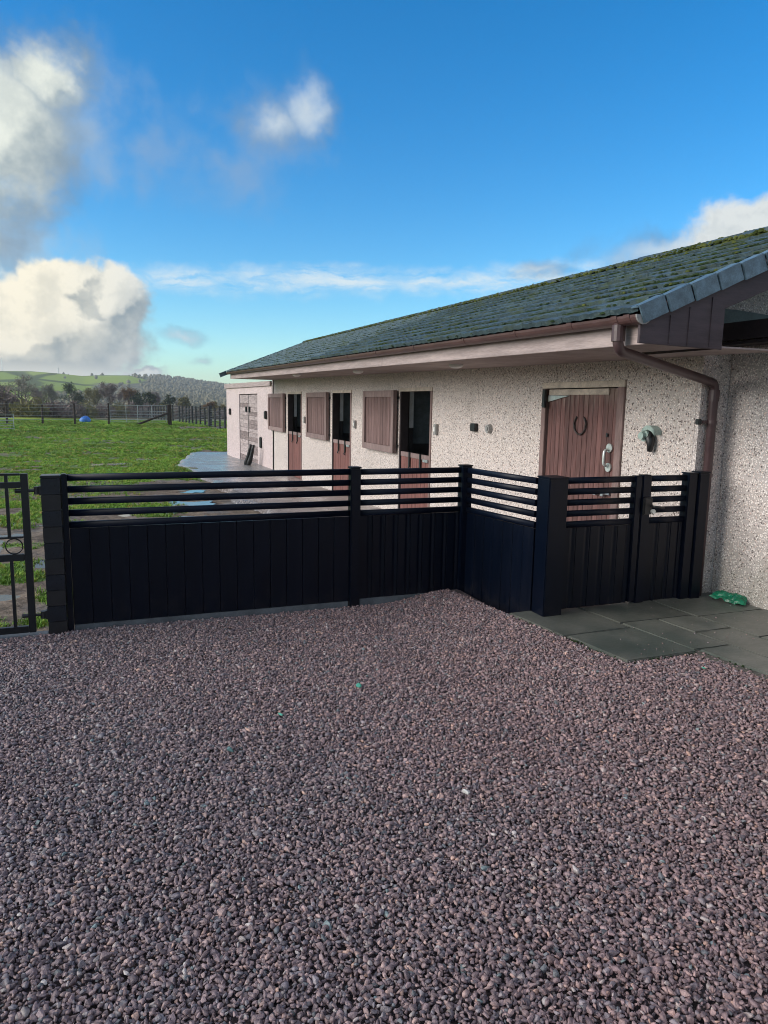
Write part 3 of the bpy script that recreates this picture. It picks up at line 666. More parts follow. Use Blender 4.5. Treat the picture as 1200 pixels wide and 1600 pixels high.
# tiles
GA, TW = .213, .262
def tile_mesh():
    mb = MB(); n = 10; L = GA + .05; t = .030
    def prof(u): return .0035 * math.cos(2 * math.pi * 2 * u)
    top = []; low = []
    vs = []
    for e in (0, 1):
        for i in range(n + 1):
            u = i / n; vs.append((e * L, (u - .5) * (TW - .003), prof(u) + t * (1 - e) + .002))
    for i in range(n + 1):
        u = i / n; vs.append((0, (u - .5) * (TW - .003), prof(u) - .004))
    fs = [(i, i + 1, n + 2 + i, n + 1 + i) for i in range(n)] + [(2 * n + 2 + i, 2 * n + 3 + i, i + 1, i) for i in range(n)]
    a, b_ = 0, n
    vs += [(L, -.5 * (TW - .003), -.004), (L, .5 * (TW - .003), -.004)]
    fs += [(0, n + 1, 3 * n + 3, 2 * n + 2), (n, 3 * n + 2, 3 * n + 4, 2 * n + 1)]
    me, _ = mb.add(vs, fs).mesh('roof_tile', 'roof_slate', origin=(0, 0, 0)); me.shade_smooth()
    bm = bmesh.new(); bm.from_mesh(me)
    for e in bm.edges:
        if len(e.link_faces) == 2 and e.calc_face_angle() > .7: e.smooth = False
    bm.to_mesh(me); bm.free()
    return me
tme = tile_mesh()
ux = Vector((math.cos(PIT), 0, math.sin(PIT))); vy = Vector((0, 1, RISE)).normalized(); nz = ux.cross(vy).normalized(); 
TR = Matrix((ux, vy, nz)).transposed()
tiles = []
ncourse = int((SL - .02) / GA)
for kx in range(ncourse + 1):
    s0 = .0 + kx * GA
    if s0 + GA * .6 > SL: break
    y = 3.64 + TW * (.5 if kx % 2 else 1.0) - TW * .5
    while y + TW / 2 < YFAR - .02:
        if y - TW / 2 >= 3.63 - 1e-6: tiles.append((rp(y, s0), kx))
        y += TW
tiles.sort(key=lambda q: q[0].length)
rt = random.Random(5)
for p, kx in tiles[:300]:
    jit = Matrix.Rotation(rt.gauss(0, .006), 3, 'Z') @ Matrix.Rotation(rt.gauss(0, .010), 3, 'Y')
    link('roof_tile', tme, st, p + nz * rt.uniform(-.001, .003), TR @ jit)
mb = MB(); tv = [Vector(v.co) for v in tme.vertices]; tf = [tuple(f.vertices) for f in tme.polygons]
for p, kx in tiles[300:]:
    jit = TR @ Matrix.Rotation(rt.gauss(0, .006), 3, 'Z') @ Matrix.Rotation(rt.gauss(0, .012), 3, 'Y'); o_ = p + nz * rt.uniform(-.001, .003)
    mb.add([jit @ v + o_ for v in tv], tf)
o = mb.build('roof_tile_field', 'roof_slate', st, normals=False); o.data.shade_smooth(); o['kind'] = 'stuff'
# ridge tiles
rid = MB(); n = 8
an = [math.pi * (i / n) for i in range(n + 1)]
vs = [(.115 * math.cos(a), e * .44, 0.060 * math.sin(a) - .014) for e in (0, 1) for a in an] + [(.10 * math.cos(a), e * .44, 0.048 * math.sin(a) - .016) for e in (0, 1) for a in an]
fs = [(i, i + 1, n + 2 + i, n + 1 + i) for i in range(n)] + [(2 * n + 2 + i, 2 * n + 3 + i, i + 1, i) for i in range(n)] + [(3 * n + 3 + i, n + 1 + i, n + 2 + i, 3 * n + 4 + i) for i in range(n)]
rme, _ = rid.add(vs, fs).mesh('ridge_tile', 'roof_slate', origin=(0, 0, 0), smooth=True)
y = 3.62
while y < YFAR - .3:
    p = rp(y, SL, .0); link('ridge_tile', rme, st, p, Matrix.Rotation(rt.gauss(RISE, .006), 3, 'X')); y += .445
# cloaked verge units along the near gable and plain ones on the far gable
vm_ = MB().prism([(0, 0, .026), (.203, 0, .020), (.207, 0, -.092), (.002, 0, -.088)], (0, .016, 0)).box(0, .213, 0.016, .085, .012, .022)
vme, _ = vm_.mesh('verge_tile', 'verge_slate', origin=(0, 0, 0), bevel=.002)
s = -.01
while s < SL - .05:
    link('verge_tile', vme, st, rp(3.598 + rt.uniform(-.003, .003), s, .012), TR @ Matrix.Rotation(-.05 + rt.gauss(0, .010), 3, 'Y') @ Matrix.Rotation(.05 + rt.gauss(0, .012), 3, 'Z'))
    s += .213
s = -.01
while s < SL - .05:
    link('verge_tile', vme, st, rp(YFAR, s, .012), TR @ Matrix.Rotation(math.pi, 3, 'Z') @ Matrix.Translation((-.213, 0, 0)).to_3x3()); s += .213
# moss: small cushions on the tile edges and thick on the top courses
def blob(mb, c, r, h, rg, vst=1.25):
    n = 6; vs = [c + nz * h * r]; 
    for (k_, q) in ((.62, .72), (1.0, 0.0)):
        for i in range(n):
            a = 6.283 * i / n + k_; rr = r * k_ * (.75 + .5 * rg.random())
            vs.append(c + ux * math.cos(a) * rr * .7 + vy * math.sin(a) * rr * vst + nz * h * r * q * (.8 + .4 * rg.random()) - nz * (.004 if q == 0 else 0))
    fs = [(0, 1 + i, 1 + (i + 1) % n) for i in range(n)] + [(1 + i, 1 + n + i, 1 + n + (i + 1) % n, 1 + (i + 1) % n) for i in range(n)]
    mb.add(vs, fs)
rg = random.Random(9); mt, me2 = MB(), MB()
for i in range(9000):
    y = 3.7 + 16.1 * rg.random() ** 1.35; kx = rg.randrange(ncourse + 1); s_ = kx * GA
    n_ = float(vnoise(y, s_ * 2, .9, 71)); hi = s_ / SL > .80
    dens = 1.0 if hi else .03 + .30 * float(sst(n_, .55, .8))
    if rg.random() > dens: continue
    s2 = min(SL - .02, s_ + (rg.random() * GA if hi else rg.uniform(-.012, .004)))
    blob(mt if (hi or rg.random() < .25) else me2, rp(y, s2, .022), rg.uniform(.008, .022) * (1.3 if hi else .9), rg.uniform(.25, .55), rg, rg.uniform(1.0, 2.2))
for i in range(9000):
    y = 3.7 + 16.1 * rg.random() ** 1.35; kx = rg.randrange(1, ncourse + 1); s_ = kx * GA
    if float(vnoise(y, s_ * 3, .35, 72)) < .42: continue
    blob(me2, rp(y, s_ - .003, .010), rg.uniform(.008, .015), rg.uniform(.5, .8), rg, rg.uniform(1.5, 4.0))
for i in range(2600):
    y = 3.65 + 16.2 * rg.random() ** 1.3; blob(mt, rp(y, SL - rg.random() * .16, .015 + .035 * rg.random()), rg.uniform(.010, .026), .6, rg)
o = mt.build('ridge_moss', 'moss', st, normals=False); o.data.shade_smooth(); o['kind'] = 'stuff'
o = me2.build('tile_moss', 'moss_edge', st, normals=False); o.data.shade_smooth(); o['kind'] = 'stuff'

# fascia, soffit, gable box
def slopebox(name, mat, x0, x1, y0, y1, z0, z1, parent=st, bevel=.003):
    a, b_ = rise(y0), rise(y1)
    return MB().add([(x0, y0, z0 + a), (x1, y0, z0 + a), (x0, y1, z0 + b_), (x1, y1, z0 + b_), (x0, y0, z1 + a), (x1, y0, z1 + a), (x0, y1, z1 + b_), (x1, y1, z1 + b_)],
                    [(0, 2, 3, 1), (4, 5, 7, 6), (0, 1, 5, 4), (2, 6, 7, 3), (0, 4, 6, 2), (1, 3, 7, 5)]).build(name, mat, parent, bevel=bevel)
slopebox('fascia_board', 'fascia_pale', 3.15, 3.175, 3.665, 8.28, 1.995, 2.135)
slopebox('fascia_board', 'fascia_pale', 3.15, 3.175, 8.285, 19.9, 1.995, 2.135)
for ya, yb in ((3.70, 8.28), (8.284, 13.4), (13.404, 19.89)):
    slopebox('soffit_panel', 'soffit_board', 3.178, XW - .003, ya, yb, 2.0, 2.012, bevel=.001)
MB().prism([(3.085, 3.64, 2.12), (3.085, 3.64, 1.998), (3.755, 3.64, 1.985), (3.755, 3.64, 2.245), (XR, 3.64, 2.245 + (XR - 3.755) * TP), (XR, 3.64, 2.12 + (XR - 3.085) * TP)], (0, .022, 0)).build('barge_board', 'barge_brown', st, bevel=.002)
bx('gable_box_side', 'barge_brown', st, 3.735, 3.755, 3.664, GYE - .045, 1.99, 2.36, .002)
MB().prism([(XR, 3.64, 2.245 + (XR - 3.755) * TP), (XB + .4, 3.64, 2.245 + (2 * XR - XB - .4 - 3.755) * TP), (XB + .4, 3.64, 2.12 + (2 * XR - XB - .4 - 3.085) * TP), (XR, 3.64, 2.12 + (XR - 3.085) * TP)], (0, .022, 0)).build('barge_board', 'barge_brown', st)
for xj in (3.31, 3.46, 3.64):
    bx('cover_strip', 'barge_brown', st, xj, xj + .004, 3.634, 3.6395, 2.0, roof_under(xj) - .01, 0)

# gutter: half round, with joints and brackets, and the rain pipe at the near end
gt = MB(); n = 10; ro, ri = .055, .050
prof = [(-ro * math.cos(math.pi * i / n), -ro * math.sin(math.pi * i / n)) for i in range(n + 1)] + [(ri * math.cos(math.pi * i / n), -ri * math.sin(math.pi * i / n)) for i in range(n + 1)]
def gut(mb, ya, yb, k=1.0, zc=2.165):
    m_ = len(prof); vs = [(3.085 + px * k, y, zc + rise(y) + pz * k + (.005 if k > 1 else 0)) for y in (ya, yb) for px, pz in prof]
    mb.add(vs, [(i, (i + 1) % m_, m_ + (i + 1) % m_, m_ + i) for i in range(m_)] + [tuple(range(m_))[::-1], tuple(range(m_, 2 * m_))])
gut(gt, 3.62, 19.98); g_o = gt.build('gutter', 'gutter_brown', st)
for y in (3.68, 3.80, 4.28, 5.02, 5.9, 7.05, 8.2, 9.3, 10.4, 11.5, 12.6, 13.7, 14.8, 15.9, 17.0, 18.2, 19.2):
    mb = MB(); gut(mb, y, y + (.055 if y < 4 or int(y * 10) % 3 == 0 else .022), 1.10); mb.build('gutter_joint', 'gutter_brown', g_o)
mb = MB(); mb.prism([(3.085 + px * 1.05, 3.612, 2.165 + pz * 1.05) for px, pz in prof[:n + 1]], (0, .012, 0)).build('gutter_end_cap', 'plastic_grey', g_o)
YP = 3.83
def bend(pts, r=.05, k=5):
    """round the corners of a pipe run"""
    pts = [Vector(p) for p in pts]; out = [pts[0]]
    for a, b_, c_ in zip(pts, pts[1:], pts[2:]):
        u, v = (a - b_).normalized(), (c_ - b_).normalized()
        for i in range(k + 1):
            t = i / k; out.append((b_ + u * r).lerp(b_, t).lerp(b_.lerp(b_ + v * r, t), t))
    return out + [pts[-1]]
XP, YPP = 4.435, 4.335
dp = MB().tube(bend([(3.075, YP, 2.14), (3.075, YP, 1.965), (XP, YPP, 1.80), (XP, YPP, -.02)], .07), .034, 14).build('downpipe', 'pipe_brown', st, smooth=True)
MB().tube([(3.075, YP, 2.12), (3.075, YP, 2.02)], .043, 14).build('pipe_socket', 'pipe_brown', dp)
MB().tube([(XP, YPP, 1.75), (XP, YPP, 1.66)], .040, 14).build('pipe_socket', 'pipe_brown', dp)
mb = MB().tube([(XP, YPP, 1.512), (XP, YPP, 1.488)], .041, 14); mb.box(XP - .09, XP - .035, YPP + .0, YPP + .045, 1.488, 1.512)
mb.build('pipe_clip', 'pipe_brown', dp)
bx('clip_block', 'black_metal', dp, XP - .125, XP - .09, YPP + .005, YPP + .05, 1.478, 1.522, .006)
# soffit lights
for (x, y) in ((3.61, 7.19), (3.50, 10.2), (3.34, 13.3)):
    mb = MB(); vs = []; n = 16; z0 = 1.998 + rise(y)
    for (r_, d_) in ((.08, 0), (.08, -.012), (.07, -.03), (.035, -.042)): vs += [(x + r_ * math.cos(6.283 * i / n), y + r_ * math.sin(6.283 * i / n), z0 + d_) for i in range(n)]
    fs = [(k_ * n + i, k_ * n + (i + 1) % n, (k_ + 1) * n + (i + 1) % n, (k_ + 1) * n + i) for k_ in range(3) for i in range(n)] + [tuple(range(3 * n, 4 * n))]
    mb.add(vs, fs).build('soffit_light', 'light_cover', st, smooth=True)

# stable doors
def sill(y): return float(base_z(4.3, y)) + .03
LEAF = [(18.42, 20.28), (14.43, 16.07), (10.64, 12.12)]
for di, ((ya, yb), (la, lb)) in enumerate(zip(OPEN[:3], LEAF)):
    zf = sill(ya)
    # jambs and head
    bx('door_jamb', 'frame_brown', st, XW - .012, XW + .12, ya + .001, ya + .055, zf, ZH - .056, .003)
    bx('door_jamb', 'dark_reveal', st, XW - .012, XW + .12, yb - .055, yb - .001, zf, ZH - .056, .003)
    bx('door_head', 'trim_pale', st, XW - .014, XW + .12, ya + .001, yb - .001, ZH - .055, ZH - .001, .003)
    # lower leaf, closed
    o = MB().box(XW + .035, XW + .055, ya + .057, yb - .057, zf + .02, ZL - .02).build('lower_door', 'dark_reveal', st)
    npk = 7; w_ = (yb - ya - .116) / npk
    pk, po = MB().box(0, .028, 0, w_ - .004, zf + .02, ZL - .075).mesh('plank', 'lower_plank', origin=(0, 0, 0), bevel=.004)
    for i in range(npk): link('plank', pk, o, (XW + .006 + rt.uniform(0, .003), ya + .058 + i * w_, 0))
    bx('top_rail', 'leaf_frame', o, XW - .002, XW + .05, ya + .058, yb - .058, ZL - .072, ZL, .004)
    for f_ in (.36, .70):
        yb_ = yb - (yb - ya) * f_
        bo = MB().box(XW - .020, XW - .004, yb_ - .022, yb_ + .022, ZL - .22, ZL + .01).tube([(XW - .012, yb_, ZL - .215), (XW - .03, yb_, ZL - .25), (XW - .012, yb_, ZL - .27)], .012, 6)
        bo.build('strap_bolt', 'black_metal', o, bevel=0)
    bx('door_bolt', 'galvanised', o, XW - .03, XW - .004, ya + .07, ya + .24, ZL - .10, ZL - .06, .006)
    # upper leaf folded back against the wall
    z0, z1 = ZL - .045, ZH - .035
    xo, xi = XW - .095, XW - .030
    lf = bx('upper_door', 'leaf_plank', st, xo + .045, xo + .062, la + .004, lb - .004, z0 + .004, z1 - .004, .001)
    fw = .105
    bx('stile', 'leaf_frame', lf, xo, xi, la, la + fw, z0, z1, .004)
    bx('stile', 'leaf_frame', lf, xo, xi, lb - fw, lb, z0, z1, .004)
    bx('rail', 'leaf_frame', lf, xo + .002, xi, la + fw + .001, lb - fw - .001, z1 - fw, z1, .004)
    bx('rail', 'leaf_frame', lf, xo + .002, xi, la + fw + .001, lb - fw - .001, z0, z0 + fw, .004)
    inner = lb - la - 2 * fw; npk = 9; w_ = inner / npk
    pk, po = MB().box(0, .014, 0, w_ - .003, z0 + fw + .001, z1 - fw - .001).mesh('plank', 'leaf_plank', origin=(0, 0, 0), bevel=.004)
    for i in range(npk): link('plank', pk, lf, (xo + .030 + rt.uniform(0, .002), la + fw + .001 + i * w_, 0))
    for zz in (z0 + .12, z1 - .12): bx('hinge', 'black_metal', lf, xi + .002, XW + .004, la - .03, la + .16, zz - .022, zz + .022, .003)
# the wide plank door by the forecourt
ya, yb = OPEN[3]; zf = sill(ya)
bx('door_jamb', 'frame_brown', st, XW - .02, XW + .14, ya + .001, ya + .095, zf, ZH - .061, .004)
bx('door_jamb', 'frame_brown', st, XW - .02, XW + .14, yb - .075, yb - .001, zf, ZH - .061, .004)
bx('door_head', 'trim_pale', st, XW - .022, XW + .14, ya + .001, yb - .001, ZH - .06, ZH - .001, .004)
do = MB().box(XW + .045, XW + .06, ya + .10, yb - .08, zf + .02, ZH - .07).build('plank_door', 'dark_reveal', st)
npk = 15; w_ = (yb - ya - .182) / npk
pk, po = MB().box(0, .026, 0, w_ - .002, zf + .02, ZH - .07).mesh('plank', 'door_plank', origin=(0, 0, 0), bevel=.003)
for i in range(npk): link('plank', pk, do, (XW + .014 + rt.uniform(0, .004), ya + .101 + i * w_, 0))
bx('ledge', 'trim_pale', do, XW - .002, XW + .013, ya + .24, yb - .10, ZH - .128, ZH - .072, .004)
MB().prism([(XW - .004, yb - .088, ZH - .20), (XW - .004, yb - .088, ZH - .132), (XW - .004, yb - .46, ZH - .136)], (.012, 0, 0)).build('strap_hinge', 'zinc_pale', do, bevel=.002)
bx('hinge_knuckle', 'black_metal', do, XW - .05, XW - .023, yb - .10, yb - .045, ZH - .26, ZH - .07, .006)
bx('hinge_knuckle', 'black_metal', do, XW - .05, XW - .023, yb - .10, yb - .045, .70, .84, .006)
yc, zc = 5.905, 1.43; pts = []
for i in range(17):
    a = rad(118 + 304 * i / 16); pts.append((XW + .002, yc - .074 * math.sin(a + 1.571) * 1.0, zc + .095 * math.cos(a + 1.571) * -1 * -1))
pts = [(XW + .002, yc + .092 * math.sin(rad(t)) * (1 - .08 * (abs(t) > 110)), zc - .10 * math.cos(rad(t))) for t in np.linspace(-138, 138, 19)]
MB().tube(pts, [.006] + [.009] * 17 + [.006], 6).build('horseshoe', 'rusty_iron', do, smooth=True)
hp = bend([(XW + .012, 5.435, 1.215), (XW - .055, 5.435, 1.205), (XW - .055, 5.435, 1.065), (XW + .012, 5.435, 1.055)], .03, 4)
h_o = MB().tube(hp, .013, 8).build('door_handle', 'zinc_pale', do, smooth=True)
for zz in (1.225, 1.045): MB().tube([(XW + .012, 5.435, zz), (XW - .004, 5.435, zz)], .042, 14).build('handle_plate', 'zinc_pale', h_o)
bx('keyhole_cover', 'black_metal', do, XW + .0, XW + .012, 5.47, 5.50, 1.325, 1.36, .003)
MB().tube([(XW - .02, 5.62, .80), (XW - .02, 5.36, .80)], .012, 8).box(XW - .03, XW + .012, 5.45, 5.49, .77, .83).box(XW - .03, XW + .012, 5.56, 5.60, .77, .83).build('sliding_bolt', 'galvanised', do)
# small fittings on the wall
bx('junction_box', 'black_metal', st, XW - .05, XW - .001, 7.98, 8.11, 1.27, 1.37, .006)
MB().tube([(XW - .001, 7.67, 1.316), (XW - .05, 7.67, 1.316)], [.058, .05], 14).tube([(XW - .05, 7.67, 1.316), (XW - .062, 7.67, 1.316)], .028, 12).build('round_socket', 'plastic_grey', st)
for (y, z) in ((9.183, 1.248), (12.757, 1.20), (16.464, 1.182)):
    sw = bx('light_switch', 'plastic_grey', st, XW - .045, XW - .001, y - .045, y + .045, z - .075, z + .075, .008)
    bx('switch_rocker', 'light_cover', sw, XW - .052, XW - .046, y - .02, y + .02, z - .03, z + .03, .002)

# hose hook beside the plank door
hk = thing('hose_hook', 'pale green curved hose hook with round knob on the wall right of the plank door', 'wall hook', (XW, 4.85, 1.38))
pts = [(0, 4.85 + .115 * math.sin(rad(t)), 1.30 + .155 * math.cos(rad(t))) for t in np.linspace(-44, 40, 11)]
mb = MB(); out = [(XW - .085, p[1], p[2]) for p in pts] + [(XW - .085, p[1], p[2] - .04) for p in pts[::-1]]
mb.prism(out, (.084, 0, 0)).build('curved_rest', 'hook_grey', hk, bevel=.004)
MB().tube([(XW - .001, 4.90, 1.365), (XW - .075, 4.90, 1.365)], [.055, .05], 14).tube([(XW - .075, 4.90, 1.365), (XW - .11, 4.90, 1.365)], .032, 12).build('knob', 'hook_grey', hk, smooth=False)
MB().tube([(XW - .03, 4.87, 1.40), (XW - .05, 4.85, 1.34), (XW - .05, 4.84, 1.29), (XW - .045, 4.85, 1.235)], [.03, .04, .03, .022], 8).build('nozzle', 'black_metal', hk, smooth=True)

# ------------------------------------------------------------------ flat roofed link building on the right
lk = thing('link_building', 'pebble dashed link building with dark flat roof fascia right of the downpipe', 'building', (4.63, 3, 0))
XL = 4.63
MB().add([(XL, -3, -.1), (XL, GYE - .045, -.1), (XL, GYE - .045, 2.10), (XL, -3, 2.10), (6.6, -3, -.1), (6.6, GYE - .045, -.1), (6.6, GYE - .045, 2.10), (6.6, -3, 2.10)],
         [(0, 1, 2, 3), (4, 7, 6, 5), (0, 4, 5, 1), (3, 2, 6, 7), (0, 3, 7, 4), (1, 5, 6, 2)]).build('wall', 'link_dash', lk)
bx('roof_fascia', 'link_fascia', lk, 4.395, 4.42, -3.1, GYE - .05, 2.115, 2.245, .003)
bx('roof_soffit', 'link_fascia', lk, 4.422, XL - .003, -3.1, GYE - .052, 2.085, 2.11, .002)
bx('flat_roof', 'lead_flashing', lk, 4.422, 6.7, -3.1, GYE - .052, 2.2, 2.25, .003)
MB().prism([(4.43, GYE - .046, 2.252), (5.6, GYE - .046, 2.252), (5.6, GYE - .046, 2.31), (4.60, GYE - .046, 2.37), (4.43, GYE - .046, 2.37)], (0, -.02, 0)).build('lead_upstand', 'lead_flashing', lk)

# ------------------------------------------------------------------ far annex
an_ = thing('annex', 'lower flat roofed annex with weathered double doors beyond the stables', 'building', (XW, 24, -.5))
us = [20.153, 22.25, 25.55, 28.45]
wm = wall_grid(MB(), 'x', XW - .004, XW + .2, us, [-1.0, 1.83, 2.06], lambda u, z: z < 1.83 and 22.25 < u < 25.55)
me_, org_ = wm.mesh('wall', 'annex_dash', normals=False); bm_ = bmesh.new(); bm_.from_mesh(me_); bmesh.ops.remove_doubles(bm_, verts=bm_.verts, dist=1e-4); bmesh.ops.recalc_face_normals(bm_, faces=bm_.faces); bm_.to_mesh(me_); bm_.free()
link('wall', me_, an_, org_)
bx('end_wall', 'annex_dash', an_, XW + .2, 8.2, 28.25, 28.448, -1.0, 2.06, 0)
MB().add([(XW - .06, 20.16, 2.04), (XW - .03, 20.16, 2.04), (XW - .06, 28.6, 2.06), (XW - .03, 28.6, 2.06), (XW - .06, 20.16, 2.17), (XW - .03, 20.16, 2.17), (XW - .06, 28.6, 2.235), (XW - .03, 28.6, 2.235)],
         [(0, 2, 3, 1), (4, 5, 7, 6), (0, 1, 5, 4), (2, 6, 7, 3), (0, 4, 6, 2), (1, 3, 7, 5)]).build('roof_fascia', 'fascia_pale', an_)
bx('flat_roof', 'lead_flashing', an_, XW - .028, 8.3, 20.17, 28.6, 2.12, 2.165, 0)
zb0 = -.52
for (da, db, hx) in ((22.28, 23.86, 23.6), (23.94, 25.52, 24.2)):
    lf = bx('door', 'annex_board_worn', an_, XW + .05, XW + .07, da, db, zb0, 1.81, 0)
    nb = 17; hb = (1.80 - zb0) / nb
    pk, po = MB().prism([(.0, 0, 0), (.0, 0, hb - .006), (.020, 0, hb - .004), (.036, 0, 0)], (0, db - da - .01, 0)).mesh('board', 'annex_board', origin=(0, 0, 0), bevel=.002)
    pk2 = pk.copy(); pk2.materials[0] = MATS['annex_board_worn']
    for i in range(nb): link('board', pk2 if rt.random() < .42 else pk, lf, (XW + .012 + rt.uniform(0, .010), da + .005, zb0 + i * hb), Matrix.Rotation(rt.gauss(0, .004), 3, 'X'))
    bx('handle', 'black_metal', lf, XW - .03, XW + .011, hx - .09, hx + .09, 1.22, 1.42, .02)
bx('door_post', 'black_metal', an_, XW + .02, XW + .06, 23.87, 23.93, zb0, 1.81, 0)
for y, z in ((27.406, 1.19), (20.85, 1.20)): bx('wall_lamp', 'black_metal', an_, XW - .08, XW - .005, y - .09, y + .09, z - .12, z + .12, .02)
bx('door_stay', 'black_metal', an_, XW - .05, XW - .006, 21.55, 21.80, .18, .52, .02)
tl = thing('curved_tool', 'dark curved two pronged tool leaning at the foot of the annex wall', 'tool', (XW - .25, 21.9, -.36))
for k_ in (0, 1):
    pts = [(XW - .42 + .10 * t + .03 * k_, 22.15 - .42 * t - .30 * k_, -.36 + .62 * t ** 1.5 + .02) for t in np.linspace(0, 1, 8)]
    MB().tube(pts, [.05, .07, .075, .07, .06, .055, .05, .04], 8).build('prong', 'black_metal', tl, smooth=True)

# ------------------------------------------------------------------ composite privacy fence
YF, HF = 5.218, 1.088
fen = thing('privacy_fence', 'dark composite privacy fence with slatted top turning a corner by the paving', 'fence', (1.2, YF, 0))
RZ = [1.068 - .081 * i for i in range(5)]
def rail_mesh(L, name='rail'):
    """rounded slat along +X"""
    w2, h2 = .019, .0235; n = 12
    pr = [(w2 * math.copysign(abs(math.cos(t)) ** .55, math.cos(t)), h2 * math.copysign(abs(math.sin(t)) ** .55, math.sin(t))) for t in [2 * math.pi * i / n for i in range(n)]]
    vs = [(x, py, pz) for x in (0, L) for py, pz in pr]
    me, _ = MB().add(vs, [(i, (i + 1) % n, n + (i + 1) % n, n + i) for i in range(n)] + [tuple(range(n))[::-1], tuple(range(n, 2 * n))]).mesh(name, 'fence_rail', origin=(0, 0, 0), smooth=False)
    for p in me.polygons: p.use_smooth = len(p.vertices) == 4
    return me
def board_mesh(wd, z0, z1, wave=.0028):
    """channelled board, face on -Y"""
    pr = [(0.0008, .006), (.0018, .0015), (.004, 0), (wd * .56, 0)] + [(wd * (.56 + .36 * t), wave * (1 - math.cos(6.283 * t))) for t in (.2, .35, .5, .65, .8)] + [(wd * .92, 0), (wd - .004, 0), (wd - .0018, .0015), (wd - .0008, .006), (wd - .0008, .017), (wd + .010, .017), (wd + .010, .022), (.012, .022), (.012, .0160), (.0008, .0160)]
    me, _ = MB().prism([(x, y, z0) for x, y in pr], (0, 0, z1 - z0)).mesh('board', 'fence_dark', origin=(0, 0, 0))
    return me
def panel(parent, x0, y0, x1, y1, nb, zb, rails=True, wave=.0028):
    L = math.hypot(x1 - x0, y1 - y0); ang = math.atan2(y1 - y0, x1 - x0); rm = Matrix.Rotation(ang, 3, 'Z'); d = Vector((math.cos(ang), math.sin(ang), 0)); nrm = Vector((-d.y, d.x, 0)); o_ = Vector((x0, y0, 0))
    if rails:
        me = rail_mesh(L)
        for z in RZ: link('rail', me, parent, o_ + Vector((0, 0, z)), rm @ Matrix.Rotation(rt.gauss(0, .0012), 3, 'Y'))
    wd = L / nb; bme = board_mesh(wd, zb + .03, RZ[4] - .024, wave)
    for i in range(nb): link('board', bme, parent, o_ + d * (wd * i) - nrm * (.011 - rt.uniform(-.0015, .0015)), rm)
    return d, nrm
def post(parent, x, y, z0, z1, sx=.08, sy=.08, bev=.006, cap=True, mat='fence_dark'):
    bx('post', mat, parent, x - sx / 2, x + sx / 2, y - sy / 2, y + sy / 2, z0, z1, bev)
    if cap: bx('post_cap', mat, parent, x - sx / 2 - .004, x + sx / 2 + .004, y - sy / 2 - .004, y + sy / 2 + .004, z1, z1 + .012, .003)
XA, XM, XC = -.312, 1.772, 2.735
bx('post', 'fence_dark', fen, XA - .002, XA + .036, YF - .035, YF + .035, -.06, 1.094, .006)
panel(fen, XA + .037, YF, XM - .041, YF, 16, .012, wave=.0003)
post(fen, XM, YF, -.06, 1.098)
panel(fen, XM + .041, YF, XC - .046, YF, 8, .02)
post(fen, XC, YF - .005, -.06, 1.100, .088, .088)
panel(fen, XC + .012, YF - .05, 2.87, 4.352, 7, -.05, wave=.0003)
# side channel and big corner box post
post(fen, 2.945, 4.27, -.03, 1.095, .158, .156)
bx('kerb_board', 'kerb_grey', fen, XA + .04, XM - .045, YF - .012, YF + .02, -.05, .040, .004)
bx('kerb_board', 'kerb_grey', fen, XM + .045, XC - .05, YF - .026, YF + .02, -.05, .052, .004)
# short fixed panel and end posts by the downpipe
panel(fen, 3.842, 4.31, 4.19, 4.31, 3, .075)
post(fen, 4.235, 4.31, .09, 1.098, .088, .08)
post(fen, 4.335, 4.30, .09, 1.104, .10, .09)
bx('stop_post', 'fence_dark', fen, 3.752, 3.840, 4.275, 4.345, .10, 1.100, .008)
# gate leaf
gtL = thing('privacy_gate', 'dark composite gate leaf with slatted top in front of the plank door', 'gate', (3.35, 4.31, .1))
bx('stile', 'fence_dark', gtL, 3.026, 3.062, 4.28, 4.34, .115, 1.094, .006)
bx('stile', 'fence_dark', gtL, 3.690, 3.750, 4.28, 4.34, .115, 1.094, .006)
panel(gtL, 3.063, 4.31, 3.689, 4.31, 5, .078)
lb_ = bx('lock_case', 'black_metal', gtL, 3.755, 3.835, 4.245, 4.274, .80, .93, .008)
MB().tube([(3.82, 4.24, .865), (3.82, 4.205, .865), (3.85, 4.20, .862), (3.90, 4.20, .855)], .009, 8).build('lever', 'black_metal', lb_, smooth=True)
MB().tube([(3.83, 4.25, .825), (3.83, 4.225, .825)], .017, 10).build('lock_cylinder', 'zinc_pale', lb_)

# block pier at the left end of the fence, and the iron gate hung on it
pr_ = thing('gate_pier', 'slim dark pier of stacked blue and brown blocks at the fence end', 'gate pier', (-.375, YF, 0))
nb = 10; hb = 1.085 / nb
for i in range(nb):
    j = rt.uniform(-.0015, .0015)
    bx('block', 'pier_blue' if i % 2 else 'pier_brown', pr_, -.434 + j, -.3155 + j, YF - .06, YF + .06, -.02 + i * (hb + .0006), -.02 + i * (hb + .0006) + hb - .0015, .003)
bx('pier_cap', 'pier_blue', pr_, -.438, -.314, YF - .064, YF + .064, -.02 + nb * (hb + .0006), -.02 + nb * (hb + .0006) + .018, .005)
ig = thing('iron_gate', 'black wrought iron gate with ring ornaments beside the block pier', 'gate', (-1.0, YF, .02))
XH = -.535
hinge_st = MB().prism([(XH - .022, YF - .02, .015), (XH + .022, YF - .02, .015), (XH + .022, YF - .02, 1.10), (XH - .022, YF - .02, 1.10)], (0, .04, 0)).build('stile', 'iron_dark', ig, bevel=.003)
XE = -1.62
bx('stile', 'iron_dark', ig, XE - .02, XE + .02, YF - .02, YF + .02, .015, 1.10, .003)
